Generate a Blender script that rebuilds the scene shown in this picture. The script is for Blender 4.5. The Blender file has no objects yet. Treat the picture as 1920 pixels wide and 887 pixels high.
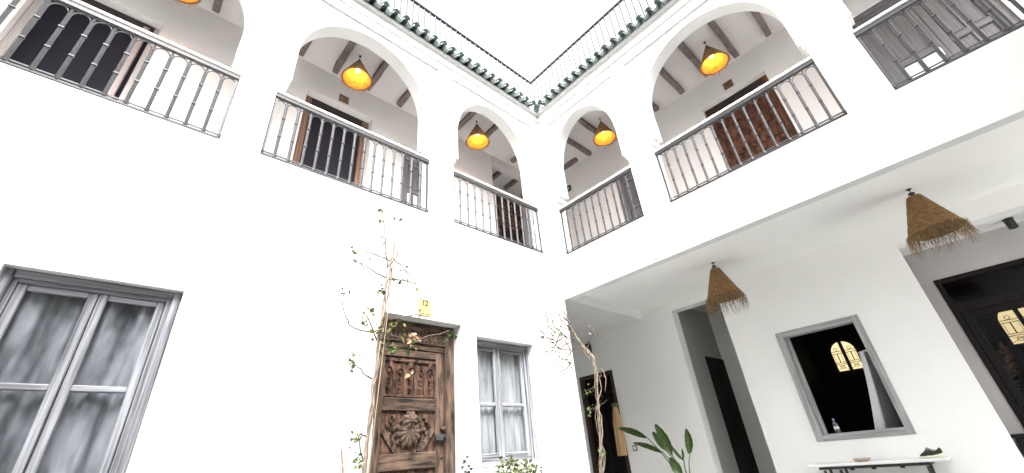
import bpy, math, random
from mathutils import Matrix, Vector, Euler
random.seed(7)
S = bpy.context.scene
COL = S.collection
sin, cos, pi = math.sin, math.cos, math.pi

# ------------------------------------------------------------------ camera, sky, sun, exposure
CAM_R = [[-0.7388303, 0.2704341, 0.6172481], [0.6690132, 0.4043593, 0.6236304], [-0.0809391, 0.8737042, -0.4796769]]
CAM_C = [4.6896, 3.7426, 1.2]
cd = bpy.data.cameras.new('camera'); cam = bpy.data.objects.new('camera', cd); COL.objects.link(cam)
cam.matrix_world = Matrix.Translation(CAM_C) @ Matrix(CAM_R).to_4x4()
cd.sensor_width = 36; cd.lens = 36 * 772.19 / 1920; cd.clip_start = .05; cd.clip_end = 3000
S.camera = cam

SUN_EL, SUN_AZ = math.radians(54), math.radians(27)
w = bpy.data.worlds.new('World'); S.world = w; w.use_nodes = True
nt = w.node_tree; nt.nodes.clear()
sky = nt.nodes.new('ShaderNodeTexSky'); sky.sky_type = 'NISHITA'; sky.sun_disc = False
sky.sun_elevation = SUN_EL; sky.sun_rotation = SUN_AZ; sky.air_density = 1.0; sky.dust_density = 6.0; sky.ozone_density = 1.0
hs = nt.nodes.new('ShaderNodeHueSaturation'); hs.inputs['Saturation'].default_value = 0.10
bg = nt.nodes.new('ShaderNodeBackground'); bg.inputs['Strength'].default_value = 0.14
out = nt.nodes.new('ShaderNodeOutputWorld')
nt.links.new(sky.outputs[0], hs.inputs['Color']); nt.links.new(hs.outputs[0], bg.inputs[0]); nt.links.new(bg.outputs[0], out.inputs[0])
sd = bpy.data.lights.new('sun', 'SUN'); sd.energy = 1.0; sd.angle = math.radians(30); sd.color = (1, .985, .965)
so = bpy.data.objects.new('sun', sd); COL.objects.link(so)
so.rotation_euler = Vector((sin(SUN_AZ) * cos(SUN_EL), cos(SUN_AZ) * cos(SUN_EL), sin(SUN_EL))).to_track_quat('Z', 'Y').to_euler()
S.view_settings.view_transform = 'Standard'; S.view_settings.look = 'None'; S.view_settings.gamma = 1
S.view_settings.exposure = 2.85
S.cycles.max_bounces = 10; S.cycles.diffuse_bounces = 7; S.cycles.transparent_max_bounces = 10

# ------------------------------------------------------------------ materials
MATS = {}
def mat(name, color, rough=.6, metal=0, var=0, vscale=(3, 3, 3), color2=None, bump=0, bscale=None, spec=.5, detail=4, emit=None, estr=0, contrast=(.3, .7), trans=0):
    if name in MATS: return MATS[name]
    m = bpy.data.materials.new(name); m.use_nodes = True
    n = m.node_tree.nodes; l = m.node_tree.links; b = n['Principled BSDF']
    b.inputs['Base Color'].default_value = (*color, 1); b.inputs['Roughness'].default_value = rough
    b.inputs['Metallic'].default_value = metal; b.inputs['Specular IOR Level'].default_value = spec
    if trans: b.inputs['Transmission Weight'].default_value = trans
    if emit: b.inputs['Emission Color'].default_value = (*emit, 1); b.inputs['Emission Strength'].default_value = estr
    if color2 or bump:
        tc = n.new('ShaderNodeTexCoord'); mp = n.new('ShaderNodeMapping'); mp.inputs['Scale'].default_value = vscale
        l.new(tc.outputs['Object'], mp.inputs[0])
        nz = n.new('ShaderNodeTexNoise'); nz.inputs['Scale'].default_value = 1; nz.inputs['Detail'].default_value = detail; nz.inputs['Roughness'].default_value = .6
        l.new(mp.outputs[0], nz.inputs['Vector'])
        if color2:
            r = n.new('ShaderNodeValToRGB'); r.color_ramp.elements[0].position = contrast[0]; r.color_ramp.elements[1].position = contrast[1]
            r.color_ramp.elements[0].color = (*color, 1); r.color_ramp.elements[1].color = (*color2, 1)
            l.new(nz.outputs['Fac'], r.inputs[0]); l.new(r.outputs[0], b.inputs['Base Color'])
        if bump:
            src = nz
            if bscale:
                mp2 = n.new('ShaderNodeMapping'); mp2.inputs['Scale'].default_value = bscale; l.new(tc.outputs['Object'], mp2.inputs[0])
                src = n.new('ShaderNodeTexNoise'); src.inputs['Scale'].default_value = 1; src.inputs['Detail'].default_value = 5
                l.new(mp2.outputs[0], src.inputs['Vector'])
            bp = n.new('ShaderNodeBump'); bp.inputs['Strength'].default_value = bump; bp.inputs['Distance'].default_value = .01
            l.new(src.outputs['Fac'], bp.inputs['Height']); l.new(bp.outputs[0], b.inputs['Normal'])
    MATS[name] = m; return m
plaster = mat('white_plaster', (.63, .63, .62), .9, color2=(.60, .60, .59), vscale=(1.3, 1.3, .9), bump=.25, bscale=(9, 9, 9), spec=.2)
plaster_in = mat('inner_plaster', (.74, .74, .73), .9, color2=(.69, .69, .68), vscale=(1.8, 1.8, 1.2), bump=.3, bscale=(10, 10, 10), spec=.2)
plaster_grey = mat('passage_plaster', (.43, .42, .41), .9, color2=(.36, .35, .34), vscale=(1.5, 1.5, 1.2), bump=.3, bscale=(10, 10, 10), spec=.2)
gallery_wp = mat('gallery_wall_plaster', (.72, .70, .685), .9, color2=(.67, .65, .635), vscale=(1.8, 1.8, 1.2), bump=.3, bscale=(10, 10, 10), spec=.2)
gallery_pl = mat('gallery_plaster', (.57, .55, .54), .9, color2=(.53, .51, .50), vscale=(1.8, 1.8, 1.2), bump=.3, bscale=(10, 10, 10), spec=.2)  # darker copy of the plaster, gallery shade put into its colour
portico_pl = mat('portico_wall_plaster', (.84, .84, .82), .9, color2=(.79, .79, .77), vscale=(1.2, 1.2, .8), bump=.3, bscale=(10, 10, 10), spec=.2)  # paler copy of the plaster, colour raised to brighten the shaded portico
dark_room = mat('unlit_room_and_door_black', (.012, .011, .018), .8, spec=.2)  # near-black colour paints in the gloom of unlit rooms; black door shares it
metal_grey = mat('grey_painted_iron', (.020, .019, .021), .5, color2=(.038, .036, .039), vscale=(25, 25, 12), bump=.15, spec=.5)
metal_dark = mat('dark_iron', (.02, .019, .021), .5, color2=(.035, .033, .036), vscale=(12, 12, 12), spec=.4)
beam_wood = mat('beam_wood', (.12, .095, .09), .8, color2=(.19, .155, .145), vscale=(9, 9, 9), bump=.4, spec=.2)
def woodset(tag, c1, c2, rough=.75, fine=46, coarse=1.4, bump=.7, contrast=(.32, .68), det=6):
    return {a: mat(tag + '_' + a, c1, rough, color2=c2, vscale=tuple(coarse if k == i else fine for k in range(3)), bump=bump, spec=.25, contrast=contrast, detail=det)
            for i, a in enumerate('xyz')}
greyw = woodset('grey_washed_wood', (.05, .05, .058), (.30, .308, .33))
greyp = woodset('lightened_grey_washed_wood', (.19, .19, .195), (.46, .47, .47))  # same grey wood, colour lightened to offset the portico shade
greyd = woodset('dark_grey_wood', (.115, .112, .118), (.19, .185, .19))
carved = woodset('old_carved_wood', (.010, .007, .005), (.112, .072, .050), fine=26, coarse=4, bump=1.0, contrast=(.36, .62))
carvedr = woodset('reddish_carved_wood', (.018, .008, .005), (.16, .066, .036), fine=20, coarse=7, bump=.9)
carvedm = woodset('worn_carved_wood', (.009, .005, .004), (.115, .060, .038), fine=24, coarse=8, bump=1.0, contrast=(.38, .62))
tanw = woodset('tan_frame_wood', (.12, .068, .045), (.23, .14, .095))
blackw = mat('black_stained_wood', (.008, .007, .008), .7, color2=(.014, .011, .011), vscale=(20, 20, 3), spec=.12)
straw = mat('woven_straw', (.13, .07, .028), .85, color2=(.30, .18, .085), vscale=(26, 26, 60), bump=.9, spec=.15)
strawf = mat('straw_fringe', (.17, .11, .06), .85, color2=(.34, .24, .14), vscale=(20, 20, 20), spec=.15)
straw_in = mat('glow_tinted_lining', (.42, .12, .015), .8, color2=(.78, .36, .07), vscale=(14, 14, 60), bump=.6, spec=.1)  # orange lamp glow put into the lining colour, lit lamps only
tile_g = mat('green_glazed_tile', (.05, .085, .075), .35, color2=(.14, .19, .18), vscale=(14, 14, 14), spec=.6)
tile_l = mat('pale_green_glazed_tile', (.14, .18, .175), .4, color2=(.28, .32, .31), vscale=(11, 11, 11), spec=.6)
brass = mat('brass_plate', (.30, .24, .10), .45, .2, color2=(.40, .34, .17), vscale=(18, 18, 18))
brass_old = mat('aged_brass_plate', (.16, .10, .05), .5, .4, color2=(.26, .20, .11), vscale=(22, 22, 22))
ink = mat('dark_ink', (.05, .035, .01), .7)
green_s = mat('exit_green', (.012, .05, .035), .5)
white_p = mat('white_print', (.55, .6, .57), .6)
bark = mat('pale_bark', (.085, .060, .045), .9, color2=(.30, .25, .20), vscale=(30, 30, 12), bump=.7, spec=.1)
twig = mat('twig_bark', (.05, .036, .028), .9, color2=(.10, .072, .058), vscale=(30, 30, 30), spec=.1)
leafm = mat('green_leaf', (.018, .042, .006), .5, color2=(.075, .11, .02), vscale=(7, 7, 7), contrast=(.35, .65))
leafy = mat('yellow_green_leaf', (.04, .07, .010), .6, color2=(.13, .13, .03), vscale=(9, 9, 9), contrast=(.35, .65))
leafp = mat('pinkish_bract', (.20, .10, .055), .7, color2=(.32, .21, .12), vscale=(9, 9, 9))
strel = mat('glossy_broad_leaf', (.022, .048, .008), .4, color2=(.05, .095, .016), vscale=(4, 40, 40), spec=.5)
stemm = mat('pale_green_stem', (.10, .16, .05), .5)
cloth_w = mat('white_cloth', (.7, .7, .73), .85, color2=(.78, .78, .8), vscale=(6, 6, 2), spec=.1)
marble = mat('white_marble', (.66, .66, .68), .25, color2=(.8, .8, .8), vscale=(4, 2, 4))
terrac = mat('courtyard_tile', (.22, .22, .212), .6, color2=(.28, .28, .27), vscale=(2, 2, 2))
rubber = mat('white_rubber', (.72, .72, .55), .6)
shoe_m = mat('dark_shoe_mesh', (.012, .014, .008), .8, color2=(.03, .035, .015), vscale=(60, 60, 60), bump=.5)
shoe_g = mat('grey_lining', (.24, .23, .21), .9)
tanc = mat('tan_cloth', (.42, .27, .13), .9, color2=(.58, .40, .22), vscale=(40, 40, 3), bump=.5, spec=.1)
olive = mat('olive_band', (.11, .12, .06), .9)
plast_w = mat('white_plastic', (.75, .75, .74), .4)
plast_k = mat('black_plastic', (.012, .012, .014), .4)
concrete = mat('grey_ceramic', (.42, .42, .42), .6)
def glassmat(name, tint=(.9, .9, .9), rough=.05, trans=(1, 1, 1), f=.5, curve=None):
    m = bpy.data.materials.new(name); m.use_nodes = True; n = m.node_tree.nodes; l = m.node_tree.links; n.clear()
    o = n.new('ShaderNodeOutputMaterial'); mx = n.new('ShaderNodeMixShader'); t = n.new('ShaderNodeBsdfTransparent'); g = n.new('ShaderNodeBsdfGlossy')
    fr = n.new('ShaderNodeFresnel'); fr.inputs[0].default_value = 1.3
    ad = n.new('ShaderNodeMath'); ad.operation = 'ADD'; ad.inputs[1].default_value = f; ad.use_clamp = True
    g.inputs['Roughness'].default_value = rough; g.inputs['Color'].default_value = (*tint, 1); t.inputs['Color'].default_value = (*trans, 1)
    l.new(fr.outputs[0], ad.inputs[0]); l.new(ad.outputs[0], mx.inputs[0]); l.new(t.outputs[0], mx.inputs[1]); l.new(g.outputs[0], mx.inputs[2]); l.new(mx.outputs[0], o.inputs[0])
    return m
glass = glassmat('window_glass', f=.03)
glass_d = glassmat('tinted_glass', f=.02, tint=(.45, .45, .47), trans=(.7, .7, .73))
glass_w = mat('painted_sky_reflection', (.78, .79, .83), .15, spec=.8)  # opaque pale colour painted in for sky reflected by the door glass
def lit(name, c, s):
    return mat(name, (.02, .02, .02), .5, emit=c, estr=s)
amber = lit('daylight_emission_glass', (1.0, .80, .42), .17)  # emission stands in for daylight coming through the panes
bulbm = lit('lit_bulb', (1.0, .62, .16), 3.0)

# ------------------------------------------------------------------ mesh helpers
class MB:
    def __init__(s): s.v = []; s.f = []; s.mi = []
    def quad(s, *p):
        i = len(s.v); s.v += [tuple(q) for q in p]; s.f.append(tuple(range(i, i + len(p)))); return s
    def box(s, x0, x1, y0, y1, z0, z1):
        x0, x1 = sorted((x0, x1)); y0, y1 = sorted((y0, y1)); z0, z1 = sorted((z0, z1))
        i = len(s.v)
        s.v += [(x0, y0, z0), (x1, y0, z0), (x1, y1, z0), (x0, y1, z0), (x0, y0, z1), (x1, y0, z1), (x1, y1, z1), (x0, y1, z1)]
        s.f += [tuple(i + k for k in q) for q in ((0, 3, 2, 1), (4, 5, 6, 7), (0, 1, 5, 4), (1, 2, 6, 5), (2, 3, 7, 6), (3, 0, 4, 7))]
        return s
    def tube(s, pts, r, n=6, cap=True, flat=None):
        pts = [Vector(p) for p in pts]; N = len(pts)
        rr = r if isinstance(r, (list, tuple)) else [r] * N
        i0 = len(s.v); up = Vector((0.31, .17, .93))
        for k, p in enumerate(pts):
            d = (pts[min(k + 1, N - 1)] - pts[max(k - 1, 0)]).normalized()
            a = d.cross(up)
            if a.length < .05: a = d.cross(Vector((1, 0, 0)))
            a.normalize(); b = d.cross(a).normalized(); up = up if abs(d.dot(up)) < .98 else Vector((1, 0, 0))
            for j in range(n):
                t = 2 * pi * j / n + pi / n
                s.v.append(tuple(p + (a * cos(t) + b * sin(t)) * rr[k]))
        for k in range(N - 1):
            for j in range(n):
                s.f.append((i0 + k * n + j, i0 + k * n + (j + 1) % n, i0 + (k + 1) * n + (j + 1) % n, i0 + (k + 1) * n + j))
        if cap:
            s.f.append(tuple(i0 + j for j in range(n))[::-1]); s.f.append(tuple(i0 + (N - 1) * n + j for j in range(n)))
        return s
    def lathe(s, prof, n=24, c=(0, 0, 0), fn=None):
        i0 = len(s.v); N = len(prof)
        for k, (r, z) in enumerate(prof):
            for j in range(n):
                t = 2 * pi * j / n; q = r * (fn(t, k / (N - 1)) if fn else 1)
                s.v.append((c[0] + q * cos(t), c[1] + q * sin(t), c[2] + z))
        for k in range(N - 1):
            for j in range(n):
                s.f.append((i0 + k * n + j, i0 + k * n + (j + 1) % n, i0 + (k + 1) * n + (j + 1) % n, i0 + (k + 1) * n + j))
        return s
    def leaf(s, p, L, W, d, nrm, fold=.25):
        p = Vector(p); d = Vector(d).normalized(); n = Vector(nrm); side = d.cross(n)
        if side.length < .01: side = d.cross(Vector((0, 0, 1)))
        side.normalize(); n = side.cross(d)
        i = len(s.v); m = p + d * L * .45
        s.v += [tuple(p), tuple(m + side * W / 2 + n * W * fold), tuple(p + d * L), tuple(m - side * W / 2 + n * W * fold)]
        s.f += [(i, i + 1, i + 2), (i, i + 2, i + 3)]
        return s
    def mapv(s, fn): s.v = [tuple(fn(*q)) for q in s.v]; return s
    def mesh(s, name, m, smooth=False):
        me = bpy.data.meshes.new(name); me.from_pydata(s.v, [], s.f)
        ms = m if isinstance(m, (list, tuple)) else [m]
        for q in ms: me.materials.append(q)
        if s.mi: me.polygons.foreach_set('material_index', [s.mi[k] if k < len(s.mi) else 0 for k in range(len(me.polygons))])
        if smooth: me.polygons.foreach_set('use_smooth', [True] * len(me.polygons))
        me.update(); return me
    def build(s, name, m, parent=None, smooth=False, bevel=0, kind=None, label=None):
        return link(name, s.mesh(name, m, smooth), parent, bevel, kind, label)
def link(name, me, parent=None, bevel=0, kind=None, label=None):
    o = bpy.data.objects.new(name, me); COL.objects.link(o)
    if parent:
        o.parent = parent
        L = root_loc(parent)
        o.matrix_parent_inverse = Matrix.Translation(-L)
    if bevel:
        b = o.modifiers.new('bevel', 'BEVEL'); b.width = bevel; b.segments = 1; b.limit_method = 'ANGLE'
    if kind: o['kind'] = kind
    if label: o['label'] = label
    return o
def root_loc(p): return Vector(p.get('base', (0, 0, 0)))
def thing(name, label, cat, loc=(0, 0, 0), group=None, rz=0, local=False):
    o = bpy.data.objects.new(name, None); COL.objects.link(o); o.empty_display_size = .1
    o.location = loc; o.rotation_euler[2] = rz; tag(o, label, cat, group)
    if not local: o['base'] = tuple(loc)
    return o
def tag(o, label, cat, group=None):
    o['label'] = label; o['category'] = cat
    if group: o['group'] = group
    return o
def copy_tree(o, parent=None):
    c = o.copy(); COL.objects.link(c)
    if parent: c.parent = parent
    for ch in list(o.children): copy_tree(ch, c)
    return c
FA = lambda u, z, d: (u, -d, z)      # wall A: u along x, d = depth behind the face
FB = lambda u, z, d: (-d, u, z)      # wall B: u along y
def remap(me, fn):
    for v in me.vertices: v.co = fn(*v.co)
def slab(outline, holes, t, fn):
    """plate with holes: outline/holes in (u,z), thickness t, mapped by fn(u,z,depth)"""
    cu = bpy.data.curves.new('c', 'CURVE'); cu.dimensions = '2D'; cu.fill_mode = 'BOTH'; cu.extrude = t / 2
    for P in [outline] + holes:
        sp = cu.splines.new('POLY'); sp.points.add(len(P) - 1); sp.use_cyclic_u = True
        for q, (a, b) in zip(sp.points, P): q.co = (a, b, 0, 1)
    ob = bpy.data.objects.new('c', cu); COL.objects.link(ob)
    dg = bpy.context.evaluated_depsgraph_get(); me = bpy.data.meshes.new_from_object(ob.evaluated_get(dg))
    bpy.data.objects.remove(ob); bpy.data.curves.remove(cu)
    me.polygons.foreach_set('use_smooth', [False] * len(me.polygons))
    for v in me.vertices:
        x, y, z = v.co; v.co = fn(x, y, t / 2 - z)
    import bmesh
    bm = bmesh.new(); bm.from_mesh(me); bmesh.ops.remove_doubles(bm, verts=bm.verts, dist=1e-5); bmesh.ops.recalc_face_normals(bm, faces=bm.faces); bm.to_mesh(me); bm.free()
    return me
def addmat(me, m):
    me.materials.clear(); me.materials.append(m); return me
def rect(a, b, c, d): return [(a, c), (b, c), (b, d), (a, d)]
ZS, ZR, ZT = 3.29, 4.0, 7.05      # underside of gallery, sill, eave
def archhole(o0, o1, a0, a1, zb=ZR - .03, zspring=5.55, rise=.96, n=72):
    P = [(o0, zb), (o1, zb), (o1, 4.975), (o1 - (o1 - a1) * .5, 4.978), (o1 - (o1 - a1) * .5, 5.055), (a1, 5.058)]
    c = (a0 + a1) / 2; h = (a1 - a0) / 2
    for k in range(n + 1):
        t = pi * k / n; P.append((c + h * cos(t), zspring + rise * sin(t)))
    P += [(a0, 5.058), (o0 + (a0 - o0) * .5, 5.055), (o0 + (a0 - o0) * .5, 4.978), (o0, 4.975)]
    return P
ARCH_A = [(.32, 2.01, .44, 1.92), (2.385, 4.255, 2.47, 4.15), (4.58, 6.43, 4.68, 6.36)]
ARCH_B = [(.16, 1.575, .26, 1.50), (1.955, 3.92, 2.05, 3.87), (4.295, 6.24, 4.38, 6.16)]

# ------------------------------------------------------------------ ground and the four courtyard walls
g = MB().quad((-400, -400, 0), (400, -400, 0), (400, 400, 0), (-400, 400, 0)).build('ground', terrac); g['kind'] = 'structure'

WA = thing('courtyard_wall', 'tall white wall with a carved brown door, two grey windows and three arched openings above', 'wall', (3.5, 0, 0))
WB = thing('courtyard_wall', 'white upper wall with arched openings, carried over the open portico', 'wall', (0, 3, 0))
PO = thing('portico', 'white shaded portico under the gallery with a square window and dark doors', 'portico', (-2.1, 2, 0))

DOOR = (1.932, 2.914, 2.626); W2 = (.785, 1.72, 1.17, 2.526); W1 = (4.487, 5.391, 1.17, 2.526)
outA = [(0.0, 0), (DOOR[0], 0), (DOOR[0], DOOR[2]), (DOOR[1], DOOR[2]), (DOOR[1], 0), (7.2, 0), (7.2, ZT), (-.2, ZT), (-.2, ZS + .006), (0, ZS + .006)]
link('wall', addmat(slab(outA, [archhole(*a) for a in ARCH_A] + [rect(W2[0], W2[1], W2[2], W2[3]), rect(*W1)], .2, FA), plaster), WA)
outB = [(.0, 3.44), (6.5, 3.44), (6.5, ZT), (.0, ZT)]
link('wall', addmat(slab(outB, [archhole(*a) for a in ARCH_B], .2, FB), plaster), WB)
MB().box(-.13, 0, .002, 6.5, ZS, 3.44).build('lip', plaster, WB)
# closing pieces behind the ground floor openings
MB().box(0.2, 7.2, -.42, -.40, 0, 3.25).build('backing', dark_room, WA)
MB().box(0, .2, -3, -.21, 0, 3.25).build('side_wall', plaster_in, WA)
# far walls behind the camera
for nm, lab, fn, L, AR in (('courtyard_wall', 'white wall with arches closing the courtyard opposite the carved door', lambda u, z, d: (u, 6.5 + d, z), 7.2, ARCH_A),
                       ('courtyard_wall', 'white wall with arches closing the courtyard opposite the portico', lambda u, z, d: (7.2 + d, u, z), 6.5, ARCH_B)):
    t = thing(nm, lab, 'wall', tuple(fn(L / 2, 0, 0)))
    link('wall', addmat(slab(rect(0, L, 0, ZT + .3), [archhole(*a) for a in AR], .2, fn), plaster), t)
    m = MB(); P = [fn(0, 3.9, 1.3), fn(L, 3.9, 1.3), fn(L, 7, 1.3), fn(0, 7, 1.3)]; m.quad(*P)
    m.quad(fn(0, 3.9, .2), fn(L, 3.9, .2), fn(L, 3.9, 1.3), fn(0, 3.9, 1.3)); m.quad(fn(0, 6.9, .2), fn(L, 6.9, .2), fn(L, 6.9, 1.3), fn(0, 6.9, 1.3))
    m.build('gallery_wall', gallery_pl, t)

# mouldings: two shallow bands below the eave
def bands(fn, par, segs, L, s):
    for a, b in segs:
        m = MB()
        m.box(a, b, 6.64, 6.668, -.035, 0); m.box(a, b, 6.686, 6.72, -.035, 0); m.box(a - .03, a, 6.64, 6.72, -.035, 0); m.box(b, b + .03, 6.64, 6.72, -.035, 0)
        m.mapv(lambda u, z, d: fn(u, z, d)).build('moulding', plaster, par)
    m = MB().box(.042, L, 6.86, 6.885, -.03, .0).box(.042, L, 6.898, 6.94, -.03, .0).mapv(lambda u, z, d: fn(u, z, d)); m.build('moulding', plaster, par)
bands(FA, WA, [(.12, 1.97), (2.31, 4.40), (4.55, 6.6)], 7.19, 1)
bands(FB, WB, [(.12, 1.63), (1.95, 4.05), (4.25, 6.4)], 6.49, 1)

# roof: ledge, tiled eave, setback parapet and railing
def half_tile(r, L, n=8, th=.012, up=True):
    m = MB(); i0 = 0; sg = 1 if up else -1
    for d in (0, L):
        rr = r * (1 + .06 * (1 - d / L))
        for q in (rr, rr - th):
            for k in range(n + 1):
                t = pi * k / n; m.v.append((q * cos(t), d, sg * q * sin(t)))
    N = n + 1
    for k in range(n):
        m.f += [(k, k + 1, N * 2 + k + 1, N * 2 + k), (N + k, N * 3 + k, N * 3 + k + 1, N + k + 1), (k, N + k, N + k + 1, k + 1), (2 * N + k, 2 * N + k + 1, 3 * N + k + 1, 3 * N + k)]
    m.f += [(0, 2 * N, 3 * N, N), (n, N + n, 3 * N + n, 2 * N + n)]
    return m
cov = half_tile(.052, .42).mesh('roof_tile', tile_g, True); pan = half_tile(.05, .42, up=False).mesh('pan_tile', tile_l, True)
def eave(par, isA, L):
    b = MB()
    if isA: b.box(.004, L, -.3, .05, ZT - .012, ZT + .045)
    else: b.box(-.3, .05, .054, L, ZT - .012, ZT + .045)
    e = b.build('eave', plaster, par)
    n = int((L - .2) / .167)
    for k in range(n):
        u = .262 + .167 * k
        for me, off, z in ((cov, 0, ZT + .062), (pan, .0835, ZT + .052)):
            o = link('roof_tile' if me is cov else 'pan_tile', me, e)
            rz = random.uniform(-.02, .02); tilt = math.radians(24) + random.uniform(-.02, .02)
            # tile runs from its lower lip (local y=0) back up over the ledge
            if isA: M = Matrix.Translation((u + off, .178 + random.uniform(-.006, .006), z)) @ Matrix.Rotation(pi + rz, 4, 'Z') @ Matrix.Rotation(tilt, 4, 'X')
            else: M = Matrix.Translation((.178 + random.uniform(-.006, .006), u + off, z)) @ Matrix.Rotation(pi / 2 + rz, 4, 'Z') @ Matrix.Rotation(tilt, 4, 'X')
            o.matrix_basis = M
    return e
eA = eave(WA, True, 7.1); eB = eave(WB, False, 6.4)
o = link('corner_tile', cov, eA); o.matrix_basis = Matrix.Translation((.16, .16, ZT + .055)) @ Matrix.Rotation(pi * .75, 4, 'Z') @ Matrix.Rotation(math.radians(20), 4, 'X')
MB().box(-.6, 7.1, -.62, -.305, ZT, ZT + .28).build('parapet', plaster, WA)
MB().box(-.62, -.305, -.3, 6.4, ZT, ZT + .28).build('parapet', plaster, WB)
RR = thing('roof_railing', 'thin dark metal railing along the roof terrace edge above the green tiles', 'railing', (-.33, -.33, ZT + .28))
d = -.2; zt = 8.33
MB().tube([(7.1, d - .0, zt), (d, d, zt), (d, 6.4, zt)], .036, 8).build('handrail', mat('slate_purple_iron', (.03, .028, .04), .6, spec=.2), RR, True)
MB().tube([(7.1, d, 7.42), (d, d, 7.42), (d, 6.4, 7.42)], .012, 6).build('bottom_rail', metal_grey, RR, True)
bal = MB().tube([(0, 0, 7.35), (0, 0, zt - .02)], .019, 5).mesh('baluster', mat('light_grey_iron', (.05, .05, .055), .5, spec=.2))
for k in range(64):
    link('baluster', bal, RR).location = (d + .055 + .112 * k, d, 0)
    if k < 58: link('baluster', bal, RR).location = (d, d + .055 + .112 * k, 0)
MB().box(-.35, 7.1, -.35, -.12, 7.30, 7.345).build('kerb', plaster, RR)

# ------------------------------------------------------------------ galleries
YG, XG, ZC = -1.14, -1.48, 6.75
# gallery A back wall with openings
A_OP = [(2.76, 3.76, 6.235), (1.72, 2.20, 5.80), (5.42, 6.38, 6.16)]
B_OP = [(2.40, 3.41, 6.23), (.50, 1.32, 5.86), (4.50, 5.60, 6.20)]
def notch(a, b, z0, z1, ops):
    P = [(a, z0)]
    for o in sorted(ops): P += [(o[0], z0), (o[0], o[2]), (o[1], o[2]), (o[1], z0)]
    return P + [(b, z0), (b, z1), (a, z1)]
link('gallery_wall', addmat(slab(notch(.25, 7.2, 3.95, ZC, A_OP), [], .2, lambda u, z, d: (u, YG - d, z)), gallery_wp), WA)
link('gallery_wall', addmat(slab(notch(-1.85, 6.5, 3.95, ZC, B_OP), [], .2, lambda u, z, d: (XG - d, u, z)), gallery_wp), WB)
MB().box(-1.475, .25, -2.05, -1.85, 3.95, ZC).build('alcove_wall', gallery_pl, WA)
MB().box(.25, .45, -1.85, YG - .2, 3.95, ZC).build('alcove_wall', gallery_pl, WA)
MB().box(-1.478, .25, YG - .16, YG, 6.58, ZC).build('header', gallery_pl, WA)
MB().box(.002, 7.2, YG, -.2, 3.5, 3.95).build('gallery_floor', plaster_in, WA)
MB().box(XG, -.2, -1.85, 6.5, 3.5, 3.95).build('gallery_floor', plaster_in, WB)
MB().box(-1.7, 7.2, -2.05, -.2, ZC, ZC + .25).build('gallery_ceiling', gallery_pl, WA)
MB().box(-1.7, -.2, -.199, 6.5, ZC, ZC + .25).build('gallery_ceiling', gallery_pl, WB)
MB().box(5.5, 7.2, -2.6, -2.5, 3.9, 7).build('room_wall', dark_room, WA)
def beam(a, b, w=.085, h=.085):
    a = Vector(a); b = Vector(b); d = (b - a).normalized(); s = d.cross(Vector((0, 0, 1))) * w / 2
    m = MB(); N = 5; i0 = 0
    for k in range(N + 1):
        p = a + (b - a) * k / N + s.normalized() * random.uniform(-.006, .006); q = 1 + random.uniform(-.08, .08)
        for sx, sz in ((-1, 0), (1, 0), (1, -h), (-1, -h)): m.v.append(tuple(p + s * sx * q + Vector((0, 0, sz * (1 if sz == 0 else q)))))
    for k in range(N):
        for j in range(4): m.f.append((k * 4 + j, k * 4 + (j + 1) % 4, k * 4 + 4 + (j + 1) % 4, k * 4 + 4 + j))
    m.f += [(3, 2, 1, 0), (N * 4, N * 4 + 1, N * 4 + 2, N * 4 + 3)]
    return m
for x in (6.6, 6.08, 5.56, 5.03, 4.5, 3.97, 3.47, 2.94, 2.38, 1.83, 1.27, .72):
    beam((x, -.21, ZC), (x, -1.04, ZC)).build('ceiling_beam', beam_wood, WA, bevel=.008)
for x, y0, y1 in ((-.21, -.35, -1.0), (-.24, -1.34, -1.8), (-.72, -1.34, -1.8), (-1.25, -1.34, -1.8)):
    beam((x, y0, ZC), (x, y1, ZC)).build('ceiling_beam', beam_wood, WA, bevel=.008)
beam((-1.27, -.12, ZC), (-1.27, -.62, ZC)).build('ceiling_beam', beam_wood, WB, bevel=.008)
for y in (6.1, 5.63, 5.16, 4.68, 4.2, 3.69, 3.19, 2.70, 2.24, 1.73, 1.2, .66, .16):
    beam((-.21, y, ZC), (-1.37, y, ZC)).build('ceiling_beam', beam_wood, WB, bevel=.008)

# ------------------------------------------------------------------ doors and windows
def framed(fn, u0, u1, z0, z1, wd, d0, d1, mats, ax, par, name='door', head=True, foot=False):
    """rectangular frame; vertical and horizontal members of one part"""
    m = MB(); m.box(u0, u0 + wd, z0, z1, d0, d1); m.box(u1 - wd, u1, z0, z1, d0, d1)
    if head: m.box(u0 + wd, u1 - wd, z1 - wd, z1, d0 + .003, d1)
    if foot: m.box(u0 + wd, u1 - wd, z0, z0 + wd, d0 + .003, d1)
    m.mi = [0] * 12 + [1] * (len(m.f) - 12); m.mapv(fn); return m.build(name, [mats['z'], mats[ax]], par, bevel=.005)
def piece(fn, name, b, m, par, bevel=.004, label=None):
    return MB().box(*b).mapv(fn).build(name, m, par, bevel=bevel, label=label)

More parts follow.
